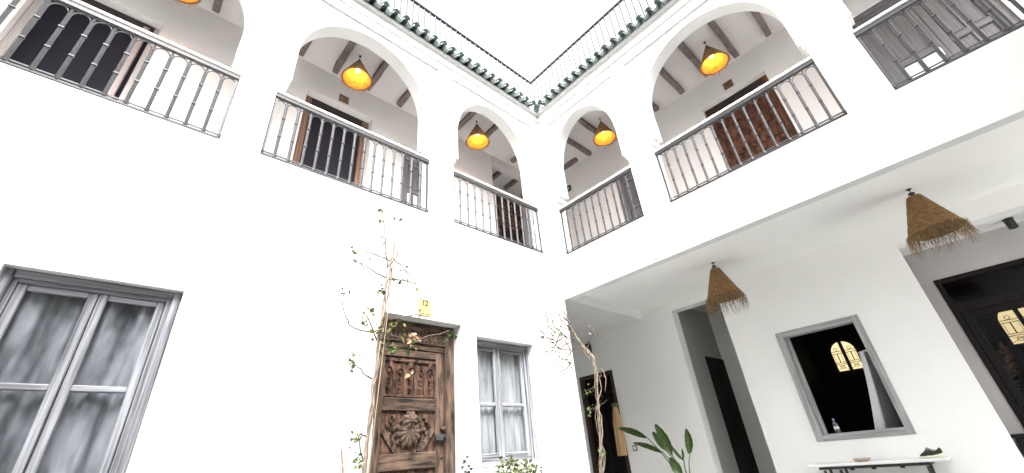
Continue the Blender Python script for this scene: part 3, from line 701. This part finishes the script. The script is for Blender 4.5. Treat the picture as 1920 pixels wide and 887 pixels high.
# ------------------------------------------------------------------ signs and wall fittings
def text_mesh(s, size, depth=.0015):
    c = bpy.data.curves.new('t', 'FONT'); c.body = s; c.size = size; c.extrude = depth; c.align_x = 'CENTER'; c.align_y = 'CENTER'; c.offset = .0015
    o = bpy.data.objects.new('t', c); COL.objects.link(o); me = bpy.data.meshes.new_from_object(o.evaluated_get(bpy.context.evaluated_depsgraph_get())); bpy.data.objects.remove(o)
    return me
t = thing('number_plaque', 'bright brass number 12 plate on the white wall above the carved door', 'sign', (2.42, .004, 2.75))
MB().box(2.34, 2.497, .001, .009, 2.655, 2.845).build('plate', brass, t, bevel=.002)
me = text_mesh('12', .085); remap(me, lambda x, y, z: (2.42 - x, .0115 + z, 2.795 + y)); link('numeral', addmat(me, ink), t)
MB().box(2.352, 2.485, .001, .0105, 2.672, 2.676).box(2.352, 2.485, .001, .0105, 2.826, 2.83).build('border', ink, t)
t = thing('number_plaque', 'square brass plate on the gallery wall above the tan framed open doorway', 'sign', (3.245, YG, 6.35))
MB().box(3.17, 3.32, YG + .001, YG + .01, 6.275, 6.425).build('plate', brass_old, t, bevel=.002)
MB().tube([(3.27, YG + .012, 6.39), (3.22, YG + .012, 6.39), (3.25, YG + .012, 6.30)], .005, 5).build('numeral', ink, t)
t = thing('number_plaque', 'square brown brass plate on the gallery wall above the carved reddish door', 'sign', (XG, 2.9, 6.37))
MB().box(XG + .001, XG + .01, 2.825, 2.975, 6.295, 6.445).build('plate', brass_old, t, bevel=.002)
MB().tube([(XG + .012, 2.87, 6.33), (XG + .012, 2.87, 6.40), (XG + .012, 2.93, 6.34), (XG + .012, 2.93, 6.41)], .005, 5).build('numeral', ink, t)
t = thing('exit_sign', 'green exit sign with white arrow and running figure beside the corner', 'sign', (XG, -.66, 6.30))
MB().box(XG + .002, XG + .03, -.785, -.535, 6.235, 6.37).build('panel', green_s, t, bevel=.003)
X = XG + .0315
MB().quad((X, -.565, 6.30), (X, -.61, 6.34), (X, -.61, 6.318), (X, -.665, 6.318), (X, -.665, 6.285), (X, -.61, 6.285), (X, -.61, 6.262)).build('arrow', white_p, t)
m = MB(); m.tube([(X, -.735, 6.345), (X, -.73, 6.345)], .010, 8)
for P in ([(X, -.735, 6.335), (X, -.745, 6.30), (X, -.725, 6.275), (X, -.735, 6.25)], [(X, -.745, 6.30), (X, -.762, 6.275), (X, -.775, 6.27)], [(X, -.735, 6.325), (X, -.715, 6.31), (X, -.705, 6.32)], [(X, -.738, 6.325), (X, -.757, 6.315)]): m.tube(P, .0055, 5)
m.build('running_figure', white_p, t)
t = thing('wall_switch', 'small square white switch with dark surround beside the broad leaved plant', 'switch', (XP, -.66, 1.25))
MB().box(XP + .001, XP + .01, -.70, -.615, 1.205, 1.29).build('surround', plast_k, t, bevel=.002)
MB().box(XP + .010, XP + .016, -.685, -.63, 1.22, 1.275).build('rocker', plast_w, t, bevel=.002)
t = thing('wall_speaker', 'small black box fixed high on the wall above the dark doorway', 'speaker', (XP, -1.23, 3.05))
MB().box(XP + .001, XP + .09, -1.29, -1.19, 2.96, 3.15).build('housing', plast_k, t, bevel=.01)
MB().tube([(XP + .02, -1.24, 3.15), (XP + .02, -1.24, 3.2), (XP + .0, -1.24, 3.2)], .01, 6).build('bracket', plast_k, t)
t = thing('ceiling_spotlight', 'small black cylinder spotlight under the ceiling of the large recess', 'spotlight', (-2.45, 4.68, 3.2))
MB().lathe([(.001, 0), (.04, 0), (.042, -.02), (.042, -.12), (.034, -.12), (.03, -.10), (.001, -.10)], 20, (-2.45, 4.69, 3.205)).build('housing', plast_k, t)
MB().lathe([(.05, 0), (.05, -.008), (.001, -.008)], 20, (-2.45, 4.69, 3.206)).build('base', plast_k, t)
t = thing('hanging_cloth', 'tan cloth hanging gathered beneath an olive band on the dark doorway', 'cloth', (-2.04, -.87, 1.16))
m = MB(); n = 20; K = 12
for k in range(K + 1):
    q = k / K; z = 1.93 - .78 * q; hw = .04 + .055 * min(1, q * 3) ** .7
    for j in range(n):
        a = 2 * pi * j / n; m.v.append((-2.055 + (.02 + .012 * q) * sin(a) * (1 + .3 * sin(5 * a)), -.855 - .035 * q + hw * cos(a), z))
for k in range(K):
    for j in range(n): m.f.append((k * n + j, k * n + (j + 1) % n, (k + 1) * n + (j + 1) % n, (k + 1) * n + j))
m.build('cloth', tanc, t, True); MB().box(-2.085, -2.025, -.905, -.80, 1.915, 1.985).build('band', olive, t, bevel=.01)

# ------------------------------------------------------------------ console table, dish, shoe, bottle, curtain, dark cabinet, pampas
t = thing('console_table', 'white marble topped console table on dark metal legs under the square window', 'table', (-1.9, 2.55, 0))
MB().box(-2.10, -1.72, 1.92, 3.18, .858, .886).build('tabletop', marble, t, bevel=.004)
MB().box(-2.06, -1.75, 2.02, 3.04, .828, .857).build('apron', metal_dark, t, bevel=.004)
for a, b in ((2.06, .02), (2.22, .02), (3.0, -.02)):
    for x in (-1.80, -2.03): MB().tube([(x, a, .82), (x, a + b * 2, 0)], .016, 4).build('leg', metal_dark, t)
for y in (2.35, 2.55, 2.8): MB().box(-1.755, -1.735, y - .02, y + .02, .815, .832).build('drawer_pull', blackw, t)
t = thing('dish', 'shallow pale dish on the white console table', 'dish', (-1.92, 2.44, .887))
MB().lathe([(.001, .012), (.05, .010), (.085, .030), (.09, .032), (.092, .028), (.06, .002), (.04, .0), (.001, .0)], 28, (-1.92, 2.44, .887)).build('bowl', mat('pale_wood_dish', (.45, .38, .32), .6), t, True)
MB().lathe([(.05, 0), (.05, .004), (.001, .004)], 20, (-1.92, 2.44, .8865)).build('foot_ring', metal_dark, t)
# shoe: lofted sections along y (toe at low y)
t = thing('sneaker', 'dark low sneaker with a thick pale sole on the right end of the table', 'shoe', (-1.9, 3.05, .887))
def loft(secs, name, mt, par, n=16):
    m = MB()
    for (y, zb, zt, hw, xc) in secs:
        for j in range(n):
            a = 2 * pi * j / n; cz = (zb + zt) / 2; hz = (zt - zb) / 2
            sx = abs(cos(a)) ** .7 * (1 if cos(a) > 0 else -1); sz = abs(sin(a)) ** .8 * (1 if sin(a) > 0 else -1)
            m.v.append((xc + hw * sx * (1 - .25 * max(0, sz)), y, cz + hz * sz))
    N = len(secs)
    for k in range(N - 1):
        for j in range(n): m.f.append((k * n + j, k * n + (j + 1) % n, (k + 1) * n + (j + 1) % n, (k + 1) * n + j))
    m.f.append(tuple(range(n))); m.f.append(tuple((N - 1) * n + j for j in range(n))[::-1])
    return m.build(name, mt, par, True)
b = .888; y0 = 2.93
loft([(y0, b + .008, b + .022, .02, -1.9), (y0 + .02, b, b + .026, .04, -1.9), (y0 + .08, b, b + .028, .048, -1.9), (y0 + .15, b, b + .032, .04, -1.9), (y0 + .22, b + .002, b + .045, .038, -1.9), (y0 + .26, b + .006, b + .052, .03, -1.9), (y0 + .275, b + .015, b + .045, .015, -1.9)], 'sole', rubber, t)
loft([(y0 + .005, b + .018, b + .030, .018, -1.9), (y0 + .03, b + .02, b + .055, .038, -1.9), (y0 + .07, b + .02, b + .078, .042, -1.9), (y0 + .11, b + .02, b + .112, .038, -1.9), (y0 + .14, b + .02, b + .108, .035, -1.9), (y0 + .17, b + .025, b + .084, .033, -1.9), (y0 + .21, b + .03, b + .090, .032, -1.9), (y0 + .245, b + .04, b + .118, .026, -1.9), (y0 + .262, b + .045, b + .10, .014, -1.9)], 'upper', shoe_m, t)
loft([(y0 + .10, b + .095, b + .120, .02, -1.9), (y0 + .125, b + .09, b + .128, .026, -1.9), (y0 + .16, b + .075, b + .105, .026, -1.9), (y0 + .19, b + .07, b + .09, .02, -1.9)], 'tongue', shoe_g, t)
m = MB()
for k in range(4): yy = y0 + .065 + .018 * k; m.tube([(-1.935, yy, b + .062 + .008 * k), (-1.9, yy + .004, b + .083 + .010 * k), (-1.865, yy, b + .062 + .008 * k)], .003, 4)
m.build('laces', shoe_g, t)
for o in t.children:
    o.scale = (.76,) * 3; o.location = Vector((-1.9, 3.05, .8875)) * .24
t = thing('bottle', 'small clear water bottle standing on the sill of the square window', 'bottle', (-2.27, 2.25, 1.186))
MB().lathe([(.001, 0), (.028, .0), (.03, .01), (.029, .04), (.030, .09), (.028, .115), (.012, .14), (.011, .155)], 20, (-2.27, 2.25, 1.186)).build('body', mat('bottle_plastic', (.55, .6, .75), .1, trans=.85), t, True)
MB().lathe([(.013, .153), (.013, .172), (.001, .173)], 14, (-2.27, 2.25, 1.186)).build('cap', mat('bottle_cap', (.3, .35, .6), .4), t)
MB().lathe([(.0305, .05), (.0305, .085)], 20, (-2.27, 2.25, 1.186)).build('label_band', plast_w, t)
t = thing('white_curtain', 'white curtain gathered to the right side inside the square window', 'curtain', (-2.45, 2.8, 1.1))
m = MB(); n = 40; K = 18
for k in range(K + 1):
    q = k / K; z = 2.09 - .95 * q - .0
    y1 = 2.97; ya = 2.80 - .21 * q ** 1.3
    for j in range(n + 1):
        s = j / n; y = ya + (y1 - ya) * s
        m.v.append((-2.40 - (.0 if s < .3 else (s - .3) * 1.1 * (.25 + q)) - .012 * sin(s * 15 + q * 2) * (.3 + q), y, z - .02 * s))
for k in range(K):
    for j in range(n): a = k * (n + 1) + j; m.f.append((a, a + 1, a + n + 2, a + n + 1))
m.build('fabric', cloth_w, t, True)
MB().tube([(-2.43, 2.79, 2.09), (-2.41, 2.88, 2.10), (-2.43, 2.98, 2.08)], .012, 8).build('hem', cloth_w, t, True)
t = thing('low_cabinet', 'low black cabinet standing in the recess beside the glass door', 'cabinet', (-2.5, 3.9, 0))
MB().box(-2.66, -2.36, 3.72, 4.4, .06, 1.0).build('body', blackw, t, bevel=.01)
MB().box(-2.67, -2.35, 3.70, 4.42, 1.0, 1.03).build('top', blackw, t, bevel=.004)
for x in (-2.63, -2.39):
    for y in (3.76, 4.36): MB().tube([(x, y, .06), (x, y, 0)], .02, 8).build('leg', metal_dark, t)
t = thing('pampas_grass', 'brown pampas grass plume on a pale stem behind the glass door', 'dried plant', (-2.95, 3.8, 0))
MB().lathe([(.001, 0), (.10, 0), (.12, .2), (.08, .5), (.05, .62), (.06, .66)], 20, (-3.0, 3.98, 0)).build('vase', blackw, t, True)
MB().tube([(-3.0, 3.98, .6), (-2.97, 3.90, 1.1), (-2.95, 3.87, 1.42)], .012, 6).build('stem', mat('pale_stem', (.5, .48, .45), .7), t)
m = MB(); rnd = random.Random(11)
for k in range(420):
    q = rnd.random(); z = 1.36 + .62 * q; rr = .085 * math.sin(pi * min(1, q * .9 + .12)) ; a = rnd.uniform(0, 2 * pi)
    c = Vector((-2.95, 3.90 + .17 * q, z)); dd = Vector((cos(a), sin(a), -.2 + rnd.random())); m.leaf(c, rr + .03, .012, dd, (0, 0, 1))
m.build('plume', mat('pampas_brown', (.40, .22, .13), .9, color2=(.60, .40, .28), vscale=(20, 20, 20)), t, kind='stuff')

# ------------------------------------------------------------------ plants
def wob(P, amp, rnd, sub=3):
    out = []
    for i in range(len(P) - 1):
        a, b = Vector(P[i]), Vector(P[i + 1])
        for k in range(sub): out.append(a.lerp(b, k / sub) + Vector([rnd.uniform(-amp, amp) for _ in range(3)]))
    out.append(Vector(P[-1])); return out
def taper(n, a, b): return [a + (b - a) * k / (n - 1) for k in range(n)]
def leaf_cluster(m, c, n, rnd, R=.042, L=(.036, .066)):
    for k in range(n):
        d = Vector([rnd.gauss(0, 1) for _ in range(3)]); d.z -= .3; d.normalize()
        p = Vector(c) + Vector([rnd.gauss(0, R * .55) for _ in range(3)]); l = rnd.uniform(*L)
        m.leaf(p, l, l * rnd.uniform(.55, .8), d, (rnd.gauss(0, .5), 1, rnd.gauss(0, .8)))
rnd = random.Random(21)
t = thing('bougainvillea', 'leggy climbing bougainvillea on pale twisted stems left of the carved door', 'climbing plant', (3.05, .15, 0))
tr = [(3.10, .16, 0), (3.06, .17, .6), (3.03, .15, 1.22), (3.02, .14, 1.44), (3.0, .15, 1.68), (2.99, .13, 1.86), (2.98, .15, 2.09), (2.98, .14, 2.33), (2.95, .13, 2.54), (2.93, .12, 2.82), (2.91, .12, 3.06), (2.90, .12, 3.25), (2.89, .12, 3.38)]
for (ph, r0, r1, a, top) in ((0, .013, .007, .012, 13), (2.1, .010, .006, .020, 13), (4.2, .009, .005, .028, 11), (5.2, .007, .005, .034, 9)):
    P = wob(tr[:top], .005, rnd, 4)
    P = [p + Vector((a * sin(p.z * 5.2 + ph), a * cos(p.z * 4.1 + ph), 0)) for p in P]
    MB().tube(P, taper(len(P), r0, r1), 7).build('stem', bark, t, True)
# a slim pale stake
MB().tube([(3.075, .19, 0), (2.935, .17, 2.4), (2.885, .16, 3.42)], .005, 6).build('stake', mat('pale_cane', (.20, .15, .10), .8), t)
BR = [[(2.94, .12, 3.05), (2.98, .14, 3.22), (3.02, .17, 3.4), (3.05, .18, 3.55), (3.05, .2, 3.69)], [(2.92, .12, 3.14), (3.03, .15, 3.14), (3.17, .18, 3.14), (3.31, .16, 3.14), (3.39, .15, 3.11)],
 [(2.95, .13, 2.93), (3.1, .15, 2.97), (3.26, .18, 3.0), (3.4, .16, 3.06)], [(2.89, .12, 3.17), (2.81, .16, 3.1), (2.72, .19, 3.01), (2.67, .2, 2.96)], [(2.91, .12, 2.92), (2.74, .15, 2.94), (2.59, .18, 2.93), (2.45, .2, 2.89), (2.37, .16, 2.94)],
 [(3.02, .15, 2.37), (3.15, .16, 2.35), (3.28, .17, 2.39), (3.35, .18, 2.48), (3.37, .17, 2.6), (3.34, .15, 2.69)], [(3.01, .15, 1.94), (3.09, .17, 1.96), (3.17, .18, 2.03), (3.24, .16, 2.09)],
 [(2.98, .15, 2.48), (2.84, .17, 2.51), (2.7, .18, 2.57), (2.58, .15, 2.6)], [(2.98, .15, 2.36), (2.83, .15, 2.35), (2.69, .15, 2.31), (2.6, .15, 2.32)], [(2.99, .15, 2.18), (2.85, .15, 2.22), (2.71, .15, 2.23)],
 [(2.63, .15, 2.32), (2.41, .17, 2.4), (2.22, .17, 2.48), (2.15, .14, 2.4)], [(2.94, .12, 3.05), (2.85, .14, 3.2), (2.83, .15, 3.36), (2.86, .15, 3.66)], [(3.02, .15, 1.48), (3.09, .15, 1.5), (3.11, .15, 1.44)], [(3.01, .15, 2.28), (3.08, .17, 2.42), (3.16, .18, 2.51), (3.19, .15, 2.55)],
 [(3.05, .15, 1.3), (3.08, .16, 1.4), (3.12, .17, 1.5)]]
for P in BR:
    Q = wob(P, .008, rnd, 3); MB().tube(Q, taper(len(Q), .0078, .0042), 5).build('branch', twig, t)
CL = [(3.28, 3.02, 3), (3.33, 3.11, 3), (2.81, 3.08, 3), (2.74, 3.04, 2), (2.79, 2.93, 2), (2.73, 2.94, 2), (2.59, 2.89, 3), (2.55, 2.87, 3), (3.05, 3.55, 3), (3.08, 3.66, 3), (2.86, 3.67, 2), (2.89, 3.63, 1), (3.01, 3.34, 3), (3.0, 2.81, 4), (3.01, 2.76, 3), (3.15, 2.54, 3), (3.11, 2.52, 2), (3.16, 2.43, 4), (3.05, 2.38, 9), (2.84, 2.48, 3), (2.87, 2.46, 6),
 (2.93, 2.24, 8), (2.85, 2.22, 7), (2.79, 2.23, 4), (3.24, 2.09, 4), (3.18, 2.11, 3), (3.21, 2.02, 4), (2.18, 2.47, 6), (2.22, 2.41, 3), (3.1, 1.49, 5), (3.13, 1.47, 3), (3.1, 1.33, 6), (3.08, 1.3, 3), (2.58, 2.61, 3), (3.17, 3.1, 1), (3.37, 2.65, 2), (2.98, 1.86, 3), (2.68, 2.21, 1), (2.95, 2.36, 5), (3.04, 1.22, 6), (3.09, 1.1, 6), (2.9, 2.9, 2), (3.32, 2.70, 2)]
m = MB(); my = MB()
for x, z, n in CL: leaf_cluster(m if rnd.random() < .72 else my, (x, .16, z), n + 1, rnd)
m.build('foliage', leafm, t, kind='stuff'); 
for x, z, n in ((2.66, 2.32, 9), (2.6, 2.34, 8), (2.72, 2.36, 8), (2.63, 2.28, 4)): leaf_cluster(my, (x, .16, z), n // 2 + 1, rnd)
my.build('foliage', leafy, t, kind='stuff')
m = MB()
for x, z, n in ((2.66, 2.32, 9), (2.62, 2.35, 9), (2.70, 2.35, 7), (2.65, 2.02, 4)): leaf_cluster(m, (x, .17, z), n, rnd, .04)
m.build('bracts', leafp, t, kind='stuff')

t = thing('bougainvillea', 'bare gnarled bougainvillea climbing at the corner in front of the dark doorway', 'climbing plant', (.15, .3, 0))
tr = [(.17, .30, 0), (.16, .29, .6), (.15, .30, 1.01), (.15, .34, 1.32), (.15, .39, 1.62), (.15, .43, 1.86), (.15, .455, 2.11), (.15, .44, 2.31), (.15, .37, 2.42), (.155, .30, 2.52), (.16, .22, 2.68), (.17, .16, 2.84), (.18, .12, 3.02)]
for (ph, r0, r1, a, top) in ((0, .009, .007, .012, 13), (2.1, .007, .006, .024, 13), (4.2, .007, .005, .036, 12), (5.5, .006, .005, .046, 9), (1.2, .007, .005, .034, 12)):
    P = wob(tr[:top], .008, rnd, 4)
    P = [p + Vector((a * cos(p.z * (4 + ph * .7) + ph), a * sin(p.z * (4.6 + ph * .6) + ph), 0)) for p in P]
    MB().tube(P, taper(len(P), r0, r1), 7).build('stem', bark, t, True)
MB().tube(wob([(.15, .44, 2.16), (.16, .56, 2.14), (.17, .60, 2.02), (.16, .55, 1.88)], .01, rnd), .005, 5).build('stem', bark, t, True)
BR = [[(.18, .12, 2.98), (.2, .12, 3.21), (.28, .1, 3.36), (.36, .08, 3.55), (.44, .06, 3.75)], [(.15, .2, 2.61), (.35, .2, 2.64), (.55, .2, 2.67), (.77, .2, 2.62), (.88, .2, 2.66)], [(.19, .18, 2.74), (.41, .2, 2.85), (.43, .2, 3.0)], [(.25, .2, 2.47), (.49, .2, 2.45), (.63, .18, 2.54), (.72, .2, 2.59)],
 [(.2, .2, 2.81), (.34, .2, 2.94), (.39, .2, 3.05)], [(.17, .18, 2.75), (.3, .17, 2.86), (.5, .15, 2.95), (.6, .16, 3.06)], [(.2, .2, 2.5), (.38, .18, 2.34), (.55, .16, 2.3)], [(.16, .2, 2.62), (.34, .16, 2.52), (.5, .15, 2.42), (.66, .15, 2.44)], [(.40, .2, 2.64), (.46, .14, 2.78), (.58, .13, 2.9)], [(.36, .2, 2.57), (.29, .22, 2.4), (.35, .2, 2.22)], [(.58, .2, 2.54), (.88, .2, 2.51)], [(.16, .2, 2.7), (.3, .16, 2.78), (.5, .15, 2.8), (.7, .18, 2.9)], [(.3, .2, 2.3), (.45, .2, 2.18), (.62, .2, 2.14)],
 [(.3, .18, 2.6), (.42, .16, 2.74), (.6, .16, 2.78), (.66, .17, 2.9)], [(.35, .2, 2.64), (.5, .17, 2.56), (.68, .15, 2.6), (.84, .16, 2.72)], [(.45, .2, 2.65), (.52, .14, 2.5), (.62, .15, 2.42)], [(.55, .2, 2.67), (.62, .14, 2.8), (.7, .14, 2.86)], [(.2, .14, 2.9), (.3, .12, 2.97), (.36, .12, 3.08)], [(.28, .1, 3.36), (.34, .1, 3.4), (.42, .1, 3.38)],
 [(.15, .44, 1.94), (.15, .36, 1.95), (.15, .26, 1.92)], [(.15, .4, 1.7), (.15, .32, 1.72), (.15, .22, 1.70)], [(.15, .4, 1.72), (.16, .55, 1.78)], [(.15, .4, 1.9), (.13, .5, 2.1), (.14, .54, 2.15)], [(.15, .36, 2.44), (.1, .48, 2.6), (.1, .52, 2.72)]]
for P in BR:
    Q = wob(P, .012, rnd, 3); MB().tube(Q, taper(len(Q), .0078, .0040), 5).build('branch', twig, t)
m = MB(); my = MB()
for x, y, z, n in ((.41, .2, 3.04, 2), (.52, .2, 3.05, 2), (.72, .2, 2.9, 3), (.7, .2, 2.72, 4), (.6, .2, 2.72, 5), (.5, .2, 2.69, 4), (.88, .2, 2.54, 4), (.89, .2, 2.49, 3), (.54, .2, 2.48, 4), (.54, .2, 2.34, 2), (.34, .2, 2.29, 3), (.33, .2, 2.22, 3), (.47, .2, 2.18, 2), (.65, .2, 2.8, 5), (.8, .2, 2.62, 4), (.6, .2, 2.6, 7), (.58, .16, 2.9, 4), (.5, .15, 2.95, 4), (.6, .16, 3.04, 3), (.55, .16, 2.3, 3), (.4, .18, 2.78, 4), (.5, .16, 2.43, 4), (.66, .15, 2.44, 3),
                   (.15, .35, 1.94, 6), (.15, .26, 1.92, 8), (.15, .32, 1.72, 5), (.15, .25, 1.7, 8), (.15, .39, 1.56, 3), (.15, .49, 1.82, 3), (.15, .35, 1.21, 7), (.15, .33, 1.24, 5), (.15, .2, 1.7, 4), (.2, .2, 3.0, 2)):
    leaf_cluster(m if rnd.random() < .45 else my, (x, y, z), n, rnd, .05, (.03, .055))
m.build('foliage', leafm, t, kind='stuff'); my.build('foliage', leafy, t, kind='stuff')
m = MB()
for x, y, z, n in ((.55, .2, 2.66, 9), (.45, .2, 2.6, 7), (.1, .5, 2.66, 7), (.14, .5, 2.1, 5), (.15, .3, 2.5, 4)): leaf_cluster(m, (x, y, z), n, rnd, .07, (.03, .05))
m.build('bracts', leafp, t, kind='stuff')

t = thing('bushy_plant', 'low bushy plant with yellow green leaves below the narrow grey window', 'plant', (1.65, .35, 0))
MB().lathe([(.001, 0), (.16, 0), (.22, .5), (.24, .52), (.24, .56), (.2, .56), (.2, .5), (.001, .5)], 28, (1.65, .42, 0)).build('pot', concrete, t, True)
for k in range(16):
    a = rnd.uniform(0, 2 * pi); R = rnd.uniform(.05, .33); h = rnd.uniform(.9, 1.22)
    P = wob([(1.65, .42, .5), (1.65 + R * .4 * cos(a), .42 + R * .3 * sin(a), .8), (1.65 + R * cos(a), .42 + R * .6 * sin(a), h)], .015, rnd); MB().tube(P, taper(len(P), .006, .002), 4).build('stem', twig, t)
for mt, n, nm, hi in ((leafm, 430, 'foliage', 1.2), (leafy, 560, 'foliage', 1.2), (leafp, 60, 'new_growth', 1.22)):
    m = MB()
    for k in range(n):
        a = rnd.uniform(0, 2 * pi); q = rnd.random() ** .6; z = rnd.uniform(.72, hi); wd = .36 * (1 - max(0, (z - .95) / .42) ** 1.6)
        c = (1.65 + q * wd * cos(a), .42 + q * wd * .62 * sin(a), z + .05 * sin(a * 3) + .03 * sin(a * 7)); leaf_cluster(m, c, 1, rnd, .02, (.03, .05))
    m.build(nm, mt, t, kind='stuff')
t = thing('slender_shrub', 'thin dark leaved sprig rising between the carved door and narrow window', 'plant', (2.15, .3, 0))
MB().lathe([(.001, 0), (.11, 0), (.14, .4), (.12, .4), (.001, .36)], 24, (2.15, .32, 0)).build('pot', concrete, t, True)
P = wob([(2.15, .32, .36), (2.17, .31, .8), (2.13, .3, 1.1), (2.16, .3, 1.25)], .01, rnd); MB().tube(P, taper(len(P), .006, .002), 5).build('stem', twig, t)
m = MB()
for k in range(20): z = rnd.uniform(.9, 1.26); leaf_cluster(m, (2.15 + rnd.uniform(-.05, .05), .3, z), 2, rnd, .025, (.035, .05))
m.build('foliage', mat('dark_leaf', (.02, .035, .012), .5), t, kind='stuff')

# broad-leaved plant in the portico
t = thing('broad_leaved_plant', 'tall plant with broad glossy green leaves beside the narrow passage', 'plant', (-1.5, .5, 0))
MB().lathe([(.001, 0), (.17, 0), (.21, .42), (.19, .42), (.001, .38)], 28, (-1.5, .5, 0)).build('pot', concrete, t, True)
def paddle(base, tip, width, nrm, curl=.03):
    base, tip = Vector(base), Vector(tip); d = tip - base; L = d.length; d.normalize(); s = d.cross(Vector(nrm)).normalized(); n = s.cross(d)
    m = MB(); K = 14
    for k in range(K + 1):
        q = k / K; w = width * (sin(pi * (q * .93 + .035)) ** .65) * (1 - .25 * q); c = base + d * L * q + n * (-curl * 4 * q * (1 - q) + .0)
        for j in range(5):
            u = (j - 2) / 2; m.v.append(tuple(c + s * w * u / 2 * (1 + .05 * sin(k * 2.1 + j)) + n * abs(u) * width * .16))
    for k in range(K):
        for j in range(4): a = k * 5 + j; m.f.append((a, a + 1, a + 6, a + 5))
    return m
SL = [((-1.50, -.02, 1.38), (-1.45, -.45, 1.55), .105, (1, .2, -.6)), ((-1.45, .22, 1.16), (-1.40, -.20, 1.32), .085, (1, .2, -.7)), ((-1.5, .33, 1.11), (-1.45, .215, 1.53), .14, (1, 0, .1)), ((-1.52, .27, 1.16), (-1.5, .10, 1.43), .10, (.8, .5, .2)),
      ((-1.5, .60, 1.11), (-1.47, .665, 1.42), .105, (1, 0, 0)), ((-1.45, .42, .84), (-1.42, .33, 1.08), .12, (1, .3, 0)), ((-1.5, .48, 1.04), (-1.5, .50, 1.18), .03, (1, .3, 0)), ((-1.55, .46, 1.02), (-1.55, .31, 1.25), .05, (.4, 1, 0))]
for b_, tp, wd, nn_ in SL:
    lfm = paddle(b_, tp, wd * 1.25, nn_).build('leaf', strel, t, True)
    ri = MB(); bv, tv = Vector(b_), Vector(tp); mid = (bv + tv) / 2
    P = [Vector((-1.5, .5, .38)), Vector((-1.5, .48, .7)).lerp(bv, .25), bv.lerp(Vector((-1.5, .46, .8)), .35), bv]
    MB().tube(P, [.010, .009, .007, .006], 6).build('leaf_stem', stemm, t, True)
# garden props at the lower left of the door
t = thing('garden_cane', 'thin reddish brown garden cane leaning left of the climbing plant', 'cane', (3.22, .3, 0))
MB().tube([(3.20, .32, 0), (3.235, .3, 1.1), (3.29, .3, 1.39)], .007, 6).build('cane', mat('reddish_cane', (.20, .10, .06), .8), t)
t = thing('plant_stand', 'pale grey metal frame standing left of the cane against the wall', 'frame', (3.3, .3, 0))
m = MB(); m.tube([(3.345, .3, 0), (3.345, .3, 1.285)], .008, 5); m.tube([(3.25, .3, 0), (3.25, .3, 1.285)], .008, 5); m.tube([(3.345, .3, 1.285), (3.25, .3, 1.285)], .008, 5); m.tube([(3.345, .3, .6), (3.25, .3, .6)], .006, 5)
m.tube([(3.345, .3, .6), (3.345, .15, .0)], .006, 5); m.tube([(3.25, .3, .6), (3.25, .15, .0)], .006, 5)
m.build('frame', mat('pale_grey_metal', (.4, .4, .42), .5), t)
t = thing('potted_sprig', 'small green plant on the gallery floor behind the railing left of the corner', 'plant', (-.55, -1.5, 3.95))
MB().lathe([(.001, 0), (.10, 0), (.13, .5), (.11, .5), (.001, .46)], 20, (-.95, -1.55, 3.95)).build('pot', metal_dark, t, True)
m = MB()
for k in range(60): leaf_cluster(m, (-.95 + rnd.gauss(0, .06), -1.5 + rnd.gauss(0, .06), 4.6 + rnd.uniform(-.12, .5)), 1, rnd, .03, (.08, .14))
m.build('foliage', leafm, t, kind='stuff')
